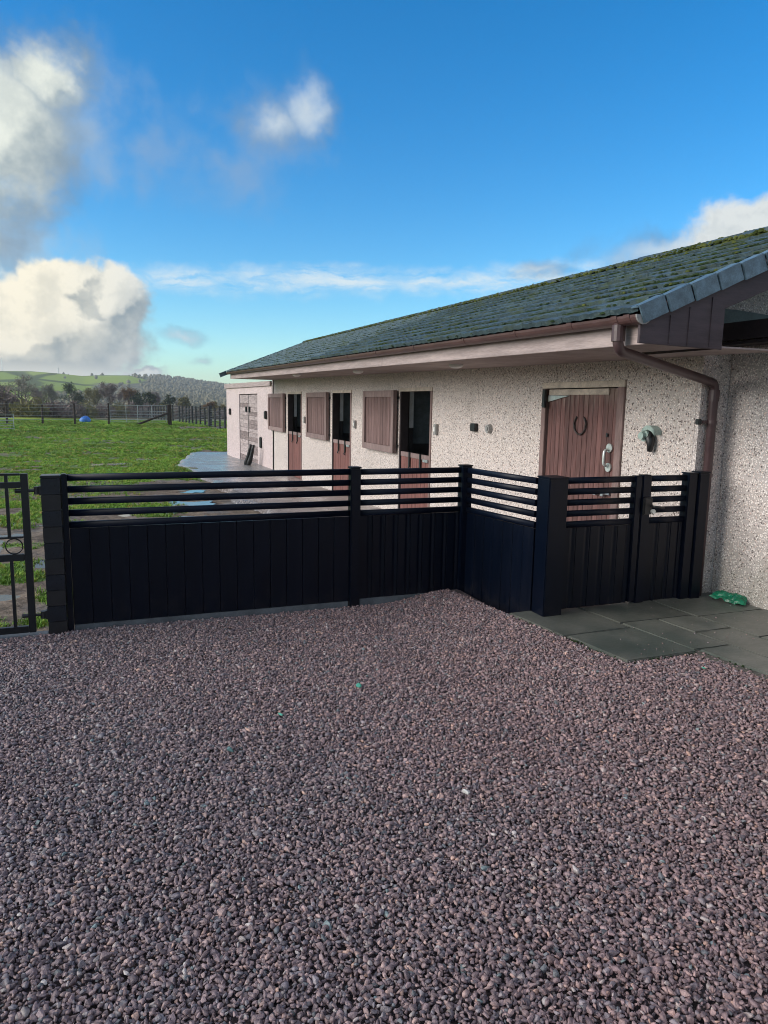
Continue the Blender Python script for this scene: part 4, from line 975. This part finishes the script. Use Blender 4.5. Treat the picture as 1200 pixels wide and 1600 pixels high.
for (z0, z1, nm) in ((1.088, 1.102, 'top_rail'), (1.005, 1.045, 'upper_rail'), (.668, .680, 'thin_rail'), (.515, .56, 'middle_rail'), (.015, .06, 'bottom_rail')):
    bx(nm, 'iron_dark', ig, XE + .021, XH - .023, YF - .017, YF + .017, z0, z1, .003)
for x in np.arange(XH - .107, XE + .04, -.107):
    bx('bar', 'iron_dark', ig, x - .010, x + .010, YF - .01, YF + .01, 1.0455, 1.0875, 0)
    bx('bar', 'iron_dark', ig, x - .010, x + .010, YF - .01, YF + .01, .6805, 1.0045, 0)
for x in np.arange(XH - .104, XE + .04, -.104):
    bx('bar', 'iron_dark', ig, x - .010, x + .010, YF - .01, YF + .01, .0605, .5145, 0)
for x in np.arange(XH - .083, XE + .06, -.155):
    MB().tube([(x + .051 * math.cos(t), YF, .614 + .051 * math.sin(t)) for t in np.linspace(0, 6.2832, 25)], .0045, 6, cap=False).build('ring', 'iron_dark', ig, smooth=True)
for z in (.985, .13):
    hg = MB().tube([(XH + .020, YF, z), (-.4345, YF, z)], .010, 8).tube([(-.462, YF, z - .025), (-.462, YF, z + .025)], .020, 10); hg.box(-.450, -.435, YF - .025, YF + .025, z - .03, z + .03)
    hg.build('hinge', 'black_metal', ig)
    MB().tube([(XH - .06, YF, z), (XH - .0225, YF, z)], .014, 8).build('hinge_nut', 'black_metal', ig)
bx('gate_kerb', 'kerb_grey', ig, -2.2, -.44, YF - .10, YF + .08, -.10, -.008, .006)['kind'] = 'structure'

# ------------------------------------------------------------------ paving by the link building
pat = MB().box(2.72, 4.62, 1.2, 4.37, -.08, .045)
pat = MB().prism([(2.715, 4.372, -.08), (2.715, 4.33, -.08), (2.85, 3.30, -.08), (3.36, 3.30, -.08), (3.36, 3.28, -.08), (3.63, 1.9, -.08), (4.625, 1.9, -.08), (4.625, 4.372, -.08)], (0, 0, .170)).build('patio', 'joint_grit', None)
props(pat, 'dark wet flagstone paving beside the link building', 'patio', kind='structure')
SLABS = [(2.69, 3.245, 3.795, 4.36), (2.715, 3.255, 3.275, 3.785),
         (3.262, 3.93, 3.905, 4.37), (3.262, 3.575, 3.30, 3.895), (3.588, 3.935, 3.575, 3.893), (3.945, 4.62, 3.86, 4.37), (3.945, 4.62, 3.36, 3.85),
         (3.588, 3.933, 3.02, 3.563), (3.29, 3.576, 2.70, 3.288), (3.945, 4.62, 2.7, 3.348), (3.588, 3.933, 2.3, 3.008), (3.30, 3.576, 2.1, 2.688), (3.945, 4.62, 2.0, 2.688)]
for (x0, x1, y0, y1) in SLABS:
    t1, t2 = rt.gauss(0, .002), rt.gauss(0, .002); mb = MB(); nn = 7; g = RNG.normal(0, .0022, (4, nn))
    edge = [(x0 + (x1 - x0) * i / nn, y0 + g[0][i]) for i in range(nn)] + [(x1 + g[1][i], y0 + (y1 - y0) * i / nn) for i in range(nn)] + [(x1 - (x1 - x0) * i / nn, y1 + g[2][i]) for i in range(nn)] + [(x0 + g[3][i], y1 - (y1 - y0) * i / nn) for i in range(nn)]
    edge = [(a + .13 * (4.33 - b_) * min(1, max(0, (4.62 - a) / 1.3)), b_) for a, b_ in edge]
    ed = [(a, b_, .0) for a, b_ in edge]
    o = mb.prism(ed, (0, 0, (.100 - ed[0][2]) + rt.uniform(-.002, .002))).mesh('flagstone', 'flagstone')
    bm_ = bmesh.new(); bm_.from_mesh(o[0]); topz = max(v.co.z for v in bm_.verts)
    te = [e for e in bm_.edges if all(abs(v.co.z - topz) < 1e-5 for v in e.verts) and len(e.link_faces) == 2]
    bmesh.ops.bevel(bm_, geom=te, offset=.006, segments=2, affect='EDGES'); bm_.to_mesh(o[0]); bm_.free()
    link('flagstone', o[0], pat, o[1], Matrix.Rotation(t1, 3, 'X') @ Matrix.Rotation(t2, 3, 'Y'))
# moss along the paving edge
mb = MB(); rg2 = random.Random(4); ux_, vy_, nz_ = ux, vy, nz
ux, vy, nz = Vector((1, 0, 0)), Vector((0, 1, 0)), Vector((0, 0, 1))
for (xa, ya, xb, yb, nn) in ((2.685, 4.30, 2.845, 3.275, 150), (2.85, 3.27, 3.38, 3.272, 110), (3.42, 3.26, 3.54, 2.3, 160), (3.255, 4.3, 3.385, 3.3, 30)):
    for i in range(nn):
        t = rg2.random(); blob(mb, Vector((xa + (xb - xa) * t + rg2.gauss(0, .006), ya + (yb - ya) * t + rg2.gauss(0, .006), rg2.uniform(.045, .095))), rg2.uniform(.004, .009), .8, rg2)
o = mb.build('paving_moss', 'moss_edge', pat, normals=False); o['kind'] = 'stuff'
ux, vy, nz = ux_, vy_, nz_

# green plastic bag against the wall
bm = bmesh.new(); bmesh.ops.create_grid(bm, x_segments=20, y_segments=16, size=.5)
for v in bm.verts:
    x, y = v.co.x, v.co.y; r = max(abs(x), abs(y)) * 2
    b_ = max(0, 1 - r ** 3)
    z = .034 * b_ + .022 * float(vnoise(x, y, .16, 81) - .5) + .018 * float(vnoise(x, y, .07, 82) - .5) + .03 * max(0, x) + .02
    v.co = Vector((x * .25 * (1 + .2 * y), y * .14 * (1 - .25 * x), max(.004, z)))
ex = bmesh.ops.solidify(bm, geom=bm.faces[:], thickness=.003)
me = bpy.data.meshes.new('plastic_bag'); bm.to_mesh(me); bm.free(); me.materials.append(MATS['green_plastic'])
o = link('plastic_bag', me, None, (4.535, 4.10, .102), Matrix.Rotation(rad(118), 3, 'Z') @ Matrix.Rotation(rad(-6), 3, 'X'))
props(o, 'crumpled green plastic bag lying on the paving against the wall', 'plastic bag')
# scraps and odd stones on the gravel
def scrap(name, x, y, s, mat, label, cat, flat=.35):
    bm = bmesh.new(); r = np.random.default_rng(int(abs(x) * 1000)); p = r.normal(size=(14, 3)); p /= np.linalg.norm(p, axis=1)[:, None]; p *= np.array([1, .6, flat])
    vs = [bm.verts.new(q * s) for q in p]; bmesh.ops.convex_hull(bm, input=vs); bmesh.ops.delete(bm, geom=[v for v in bm.verts if not v.link_faces], context='VERTS')
    bmesh.ops.bevel(bm, geom=bm.edges, offset=.12 * s, segments=2, affect='EDGES', clamp_overlap=True)
    me = bpy.data.meshes.new(name); bm.to_mesh(me); bm.free(); me.materials.append(MATS[mat])
    o = link(name, me, None, (x, y, float(gz(x, y)) + .022), Matrix.Rotation(r.random() * 3, 3, 'Z') @ Matrix.Rotation(.2, 3, 'X')); return props(o, label, cat)
simple('stone_teal', (.10, .19, .20), .5, .4); simple('stone_white', (.50, .49, .48), .55, .4)
scrap('plastic_scrap', 1.272, 3.638, .034, 'scrap_green', 'larger bright green plastic scrap lying in mid gravel', 'scrap', .2)
scrap('plastic_scrap', .77, 3.415, .020, 'scrap_green', 'small pale green scrap left of the larger scrap on gravel', 'scrap', .25)
scrap('plastic_scrap', 3.20, 3.03, .018, 'scrap_green', 'tiny green scrap on gravel beside the paving edge', 'scrap', .3)
scrap('pebble', .468, 3.111, .026, 'stone_teal', 'rounded teal pebble standing out in the left middle gravel', 'pebble', .6)
scrap('pebble', 1.33, 2.431, .022, 'stone_white', 'whitish pebble in the middle of the near gravel', 'pebble', .5)

# ------------------------------------------------------------------ far fences, gate, hurdle, tarp
def gpost(parent, x, y, h, wd, mat='fence_timber', name='post', z=None):
    z = float(ter_z(x, y)) if z is None else z
    return MB().tube([(x, y, z - .15), (x + rt.gauss(0, .015), y, z + h)], wd / 2, 7).build(name, mat, parent)
sf = thing('stock_fence', 'dark post and wire fence along the far edge of the field', 'fence', (-3, 59, -.4))
SX = [-9.2, -6.95, -4.58, -2.36, .02]
for x in SX: gpost(sf, x, 59 + rt.gauss(0, .1), 1.62 + rt.gauss(0, .05), .15)
for hgt in (.35, .65, .95, 1.25, 1.48): MB().tube([(x, 58.93, -.4 + hgt + .0) for x in SX], .007, 4).build('wire', 'galvanised', sf)
fg = thing('field_gate', 'long galvanised bar gate with dark hanging post beside paling fence', 'gate', (2.2, 59, -.4))
for hgt in (.22, .40, .60, .82, 1.06, 1.50): MB().tube([(.12, 59, -.4 + hgt), (4.3, 59, -.4 + hgt)], .020, 6).build('bar', 'galvanised', fg)
for x in (.14, 1.3, 2.15, 3.2, 4.28): MB().tube([(x, 59, -.22), (x, 59, 1.1)], .022, 6).build('upright', 'galvanised', fg)
bx('hanging_post', 'fence_timber', fg, 4.38, 4.68, 58.85, 59.15, -.7, 1.20, .02)
MB().tube([(4.42, 58.9, .55), (1.9, 58.6, -.42)], .075, 7).build('brace', 'fence_timber', fg)
pf = thing('paling_fence', 'row of dark upright stakes running back behind the field gate', 'fence', (5, 62, -.4))
pxs = [(8.35, 52), (7.75, 52.8), (7.2, 53.7), (6.62, 54.6), (6.15, 55.6), (5.80, 56.8), (5.55, 58.1), (5.36, 59.6), (5.22, 61.3), (5.12, 63), (5.02, 65), (4.95, 67)]
pp = []
for i in range(12):
    x_px = [350, 341, 333, 324, 316, 308, 301, 295, 289, 284, 278.5, 273.5][i]; yv = np.interp(i, [0, 11], [52, 66]) ; t_ = rad(np.interp(x_px, [0, 355], [-6.96, 8.75])); pp.append((yv * math.tan(t_), yv, i == 3))
for i, x_px in enumerate([262, 257, 252, 247.5, 243, 238.5, 234, 230, 226, 222, 213, 205]):
    yv = 70 + 3.0 * i; t_ = rad(np.interp(x_px, [0, 355], [-6.96, 8.75])); pp.append((yv * math.tan(t_), yv, False))
for (x, y, bigp) in pp:
    z = float(base_z(x, y)); 
    MB().tube([(x, y, z - .2), (x + rt.gauss(0, .02), y, z + (1.50 + rt.gauss(0, .05)) * (1.08 if bigp else 1))], .17 if bigp else .075, 7).build('stake', 'paling_timber', pf)
for hgt in (.4, .8, 1.2, 1.42): MB().tube([(x, y, float(base_z(x, y)) + hgt) for x, y, b_ in pp], .018, 4).build('rail', 'paling_timber', pf)
for hgt in np.arange(.12, 1.4, .13): MB().tube([(x, y + .06, float(base_z(x, y)) + hgt) for x, y, b_ in pp], .006, 4).build('wire', 'galvanised', pf)
hd = thing('sheep_hurdle', 'pale galvanised sheep hurdle standing in the field at the left edge', 'hurdle', (-6.6, 49, -.4))
hz = float(base_z(-6.5, 49))
for hgt in (.08, .24, .40, .56, .74, .95): MB().tube([(-8.0, 49.2, hz + hgt), (-5.42, 49, hz + hgt)], .019, 6).build('bar', 'galvanised', hd)
for x in (-8.0, -7.1, -6.25, -5.42): MB().tube([(x, 49.1, hz), (x, 49.1, hz + .98)], .022, 6).build('upright', 'galvanised', hd)
bm = bmesh.new(); bmesh.ops.create_uvsphere(bm, u_segments=18, v_segments=10, radius=1)
for v in bm.verts:
    q = v.co; k_ = 1 + .25 * (float(vnoise(q.x + q.z, q.y, .5, 91)) - .5); v.co = Vector((q.x * .46 * k_, q.y * .4 * k_, max(-.2, q.z) * .44 * k_))
me = bpy.data.meshes.new('tarpaulin'); bm.to_mesh(me); bm.free(); me.materials.append(MATS['blue_tarp']); me.shade_smooth()
props(link('tarpaulin', me, None, (-1.85, 65.5, float(base_z(-1.85, 65.5)) + .08)), 'small bright blue tarpaulin bundle lying beyond the wire fence', 'tarpaulin')

# ------------------------------------------------------------------ trees and scrub in the valley
def px_dir(px): return rad(np.interp(px, [0, 355], [-6.96, 8.75]))
def tree(name, label, px, dist, h, wpx, leaf, dens=1.0, kind='bare', seed=0, trunk=.3, group='bare winter trees in the valley', zoff=0.0):
    r = random.Random(seed); a = px_dir(px); x, y = dist * math.sin(a), dist * math.cos(a); z = (float(base_z(x, y)) if dist < 420 else far_z(x, y)) + zoff - .2
    wd = wpx * dist / 1110 / 2
    t = thing(name, label, 'tree', (x, y, z), group)
    br = MB(); tips = []
    def grow(p, d, L, rad_, lev):
        n = 3; pts = [p]; 
        for i in range(n):
            d = (d + Vector((r.gauss(0, .16), r.gauss(0, .16), r.gauss(.03, .10)))).normalized(); p = p + d * (L / n); pts.append(p)
            if lev >= 2: tips.append((p, d, lev))
        br.tube(pts, [rad_ * (1 - .45 * i / n) for i in range(n + 1)], 5 if lev < 2 else 3, cap=False)
        if lev < 4:
            for k_ in range(r.choice((2, 3, 3)) + (1 if lev == 0 else 0)):
                an = r.random() * 6.283; sp = r.uniform(.35, .95) if lev else r.uniform(.25, .9)
                side = Vector((math.cos(an) * wd / (h * .5), math.sin(an) * wd / (h * .5), 0)); nd = (d * (1 - .3 * sp) + side * sp * 1.25).normalized()
                grow(pts[-1] if k_ < 2 else pts[-2], nd, L * r.uniform(.62, .85), rad_ * .55, lev + 1)
    grow(Vector((x, y, z - .3)), Vector((0, 0, 1)), h * trunk, h * .030, 0)
    v = np.array(br.v); top_ = max(q[2] for q in br.v); ex = max(abs(v[:, 0] - x).max(), .1)
    sz, sx = (h * .97) / (top_ - z), wd / ex
    fit = lambda q: (x + (q[0] - x) * sx, y + (q[1] - y) * sx, z + (q[2] - z) * sz)
    br.v = [fit(q) for q in br.v]
    br.build('trunk', 'bark', t, normals=False, smooth=True)
    cr = MB()
    for (p, d, lev) in tips:
        p = Vector(fit(p))
        for k_ in range(int(dens * (3 if lev < 4 else 6) + r.random())):
            s_ = r.uniform(.35, .9) * h / 13; c_ = p + Vector((r.gauss(0, .5), r.gauss(0, .5), r.gauss(0.1, .4))) * h / 13
            dd = Vector((r.gauss(0, 1), r.gauss(0, 1), r.gauss(.4, .8))).normalized(); e = dd.cross(Vector((r.gauss(0, 1), r.gauss(0, 1), r.gauss(0, 1)))).normalized()
            wq = s_ * (.10 if kind == 'bare' else .42)
            cr.add([c_ - e * wq, c_ + e * wq, c_ + dd * s_ + e * wq * .6, c_ + dd * s_ - e * wq * .6], [(0, 1, 2, 3)])
    cr.build('crown', leaf, t, normals=False)
    return t
B = 1
TREES = [('oak_tree', 'broad bare oak rising over the dark scrub at far left', 31, 235, 12.6, 52, 'twig_grey', 1.3, 'bare', 1),
  ('bare_tree', 'pale grey rounded tree right of the broad oak', 66, 240, 10.2, 27, 'twig_grey', 1.5, 'bare', 2),
  ('oak_tree', 'open limbed oak with clear trunk above the second fence post', 100, 230, 10.6, 33, 'leaf_dark', .9, 'bare', 3),
  ('birch_tree', 'thin pale stemmed birches between the open oak and the tall brown tree', 128, 245, 9.8, 22, 'twig_olive', 1.2, 'bare', 4),
  ('birch_tree', 'olive tinted birch clump left of the tall brown tree', 145, 240, 9.8, 22, 'twig_olive', 1.3, 'bare', 5),
  ('bare_tree', 'tallest dense brown tree above the field gate post', 163, 235, 11.3, 29, 'twig_purple', 1.6, 'bare', 6),
  ('beech_tree', 'rust coloured tree just right of the tallest brown tree', 191, 240, 9.6, 21, 'twig_rust', 1.6, 'bare', 7),
  ('evergreen_tree', 'dark rounded evergreen above the middle of the field gate', 214, 230, 8.4, 36, 'leaf_dark', 1.5, 'leaf', 8),
  ('evergreen_tree', 'low dark evergreen above the gate hanging post', 256, 240, 7.8, 34, 'leaf_dark', 1.4, 'leaf', 9),
  ('bare_tree', 'slim purple brown tree between the two dark evergreens', 236, 250, 9.0, 18, 'twig_purple', 1.5, 'bare', 10),
  ('bush_tree', 'olive brown tree behind the paling fence left part', 290, 235, 7.2, 30, 'twig_olive', 1.6, 'leaf', 11),
  ('beech_tree', 'rust brown bushy tree behind the paling fence near its tall stake', 322, 240, 5.8, 26, 'twig_rust', 1.5, 'leaf', 12),
  ('bush_tree', 'golden low tree next to the annex corner', 347, 250, 5.0, 24, 'leaf_gold', 1.5, 'leaf', 13),
  ('bare_tree', 'purple grey tree cut by the left edge of the picture', 2, 235, 10.0, 30, 'twig_purple', 1.5, 'bare', 14),
  ('bare_tree', 'small brown tree between the rust tree and rounded evergreen', 203, 260, 8.6, 22, 'twig_purple', 1.5, 'bare', 15),
  ('bare_tree', 'grey brown tree behind the paling fence right of the low evergreen', 275, 255, 7.4, 26, 'twig_grey', 1.5, 'bare', 16),
  ('bush_tree', 'dull gold tree left of the golden low tree', 335, 270, 6.0, 22, 'leaf_gold', 1.3, 'leaf', 17),
  ('bare_tree', 'brown tree filling the gap behind the tallest tree', 178, 265, 9.2, 24, 'twig_purple', 1.4, 'bare', 18),
  ('bare_tree', 'grey bare tree behind the thin birches', 115, 275, 9.2, 24, 'twig_grey', 1.4, 'bare', 19),
  ('bare_tree', 'grey bare tree behind the pale rounded tree', 50, 270, 9.6, 26, 'twig_purple', 1.4, 'bare', 20)]
for (nm, lab, px, dist, h, wpx, lf, dn, kd, sd_) in TREES: tree(nm, lab, px, dist, h, wpx, lf, dn, kd, sd_)
SCR = [(6, 115, 4.4, 40), (24, 122, 4.0, 44), (46, 128, 4.0, 44), (66, 124, 3.3, 40), (84, 128, 3.2, 34), (36, 108, 2.4, 46), (74, 110, 2.0, 42), (104, 150, 4.0, 34), (122, 165, 4.2, 30), (-12, 112, 4.6, 40),
       (150, 190, 4.6, 34), (172, 200, 5.0, 34), (196, 205, 5.0, 34), (222, 205, 5.0, 36), (246, 205, 4.8, 34), (270, 210, 4.4, 34), (298, 210, 4.0, 34), (318, 215, 3.6, 34), (342, 215, 3.2, 34)]
SLAB_ = ['left edge scrub bush, tallest of the dark thicket', 'dark thorn bush below the broad oak', 'dark thorn bush between the first two fence posts', 'brown thorn bush above the second fence post', 'brown scrub bush left of the third fence post',
         'low bramble in front of the thicket at far left', 'low bramble right of the second fence post', 'scrub bush under the open limbed oak', 'scrub bush above the third fence post', 'scrub bush beyond the left picture edge',
         'hedge bush left of the field gate post', 'hedge bush behind the gate top left end', 'hedge bush behind the gate under the rust tree', 'hedge bush behind the gate under the evergreen', 'hedge bush behind the gate near its hanging post', 'hedge bush behind the first stakes', 'hedge bush behind the middle stakes', 'hedge bush behind the tall stake', 'hedge bush nearest the annex corner']
for i, ((px, dist, h, wpx), lab) in enumerate(zip(SCR, SLAB_)):
    r = random.Random(500 + i); a = px_dir(px); x, y = dist * math.sin(a), dist * math.cos(a); z = float(base_z(x, y)) - .1; wd = wpx * dist / 1110 / 2
    t = thing('scrub_bush', lab, 'bush', (x, y, z), 'scrub and hedge bushes beyond the field'); st_m = MB(); cr = MB()
    for k_ in range(46):
        an = r.random() * 6.283; q = r.random() ** .5; p0 = Vector((x + wd * .5 * q * math.cos(an), y + wd * .5 * q * math.sin(an), z)); p2 = Vector((x + wd * q * math.cos(an), y + wd * .8 * q * math.sin(an), z + h * (1 - .45 * q * q) * r.uniform(.7, 1.0)))
        p1 = p0.lerp(p2, .5) + Vector((r.gauss(0, .2), r.gauss(0, .2), .2)); st_m.tube([p0, p1, p2], [.05, .035, .012], 3, cap=False)
        for m_ in range(34):
            c_ = p0.lerp(p2, r.random() ** .7) + Vector((r.gauss(0, .32), r.gauss(0, .32), r.gauss(0, .3))); dd = Vector((r.gauss(0, 1), r.gauss(0, 1), r.gauss(.7, .7))).normalized(); e = dd.cross(Vector((r.gauss(0, 1), r.gauss(0, 1), 0.1))).normalized()
            s_ = r.uniform(.3, .8); wq = s_ * .13; cr.add([c_ - e * wq, c_ + e * wq, c_ + dd * s_ + e * wq * .5, c_ + dd * s_ - e * wq * .5], [(0, 1, 2, 3)])
    st_m.build('stems', 'bark', t, normals=False); cr.build('twigs', ['twig_purple', 'twig_purple', 'twig_olive'][i % 3], t, normals=False)

# far woodland on the right slope of the hill, and conifers on its skyline
mb = MB(); r = random.Random(77)
for i in range(2600):
    t_ = r.uniform(-4, 11); dist = r.uniform(520, 1640)
    wgt = (.035 + .965 * float(sst(t_, 1.5, 4.5))) if dist > 800 else .5
    if r.random() > wgt: continue
    a = rad(t_); x, y = dist * math.sin(a), dist * math.cos(a); z = far_z(x, y); h = r.uniform(3, 6.5); n = 7
    vs = [(x, y, z + h)] + [(x + .5 * h * k1 * math.cos(6.283 * j / n + i) * r.uniform(.6, 1.25), y + .5 * h * k1 * math.sin(6.283 * j / n + i) * r.uniform(.6, 1.25), z + h * k2 * r.uniform(.85, 1.1)) for k1, k2 in ((.6, .82), (1, .45), (.7, 0)) for j in range(n)]
    mb.add(vs, [(0, 1 + j, 1 + (j + 1) % n) for j in range(n)] + [(1 + k_ * n + j, 1 + k_ * n + n + j, 1 + k_ * n + n + (j + 1) % n, 1 + k_ * n + (j + 1) % n) for k_ in (0, 1) for j in range(n)])
foliage('far_wood', (.08, .088, .062), (.30, .26, .17))
o = mb.build('far_woodland', 'far_wood', None, normals=False); props(o, 'scattered far woodland and hedgerow trees on the hillside', 'woodland', kind='stuff')
for i, (px, hh_) in enumerate([(231, 8), (233.5, 9.5), (236, 9), (239, 10), (243, 8), (247, 11), (256, 8), (259, 9.5), (262, 9)]):
    a = px_dir(px); dist = 1500 + 400 * float(sst(math.degrees(a), 1, 6)) - 20; x, y = dist * math.sin(a), dist * math.cos(a); z = far_z(x, y) - 2; mb = MB()
    for k_ in range(3):
        n = 8; zz = z + hh_ * (.12 + .26 * k_); rr = hh_ * (.30 - .075 * k_)
        mb.add([(x, y, zz + hh_ * .48)] + [(x + rr * math.cos(6.283 * j / n) * r.uniform(.8, 1.15), y + rr * math.sin(6.283 * j / n), zz) for j in range(n)], [(0, 1 + j, 1 + (j + 1) % n) for j in range(n)])
    mb.tube([(x, y, z - 1), (x, y, z + hh_ * .2)], .4, 5)
    props(mb.build('conifer_tree', 'leaf_dark', None, normals=False), 'tiny dark conifer standing on the wooded skyline', 'tree', 'conifers on the skyline')
for px, hh_, lab in ((3, 27, 'thin lattice mast on the hill at the far left edge'), (84, 13, 'short thin mast on the hill above the open oak')):
    a = px_dir(px); dist = 1480; x, y = dist * math.sin(a), dist * math.cos(a); z = far_z(x, y)
    mst = thing('mast', lab, 'mast', (x, y, z)); mb = MB()
    for (ox, oy) in ((-1, -1), (1, -1), (0, 1)): mb.tube([(x + ox, y + oy, z - 1), (x + ox * .25, y + oy * .25, z + hh_)], .22, 4)
    mb.build('lattice_tower', 'galvanised', mst); MB().tube([(x - 1.6, y, z + hh_ * .86), (x + 1.6, y, z + hh_ * .86)], .3, 4).build('crossarm', 'galvanised', mst)

# ------------------------------------------------------------------ haze
m = bpy.data.materials.new('haze_air'); m.use_nodes = True; nt = m.node_tree; nt.nodes.clear()
pv = nt.nodes.new('ShaderNodeVolumePrincipled'); pv.inputs['Color'].default_value = (.86, .93, 1, 1); pv.inputs['Density'].default_value = .00025; pv.inputs['Anisotropy'].default_value = .2
ou = nt.nodes.new('ShaderNodeOutputMaterial'); nt.links.new(pv.outputs[0], ou.inputs['Volume']); MATS['haze_air'] = m
hzo = MB().box(-3200, 3200, -3200, 3200, -12, 100).build('haze', 'haze_air', None); props(hzo, 'thin pale air softening the far hillside', 'haze', kind='stuff')
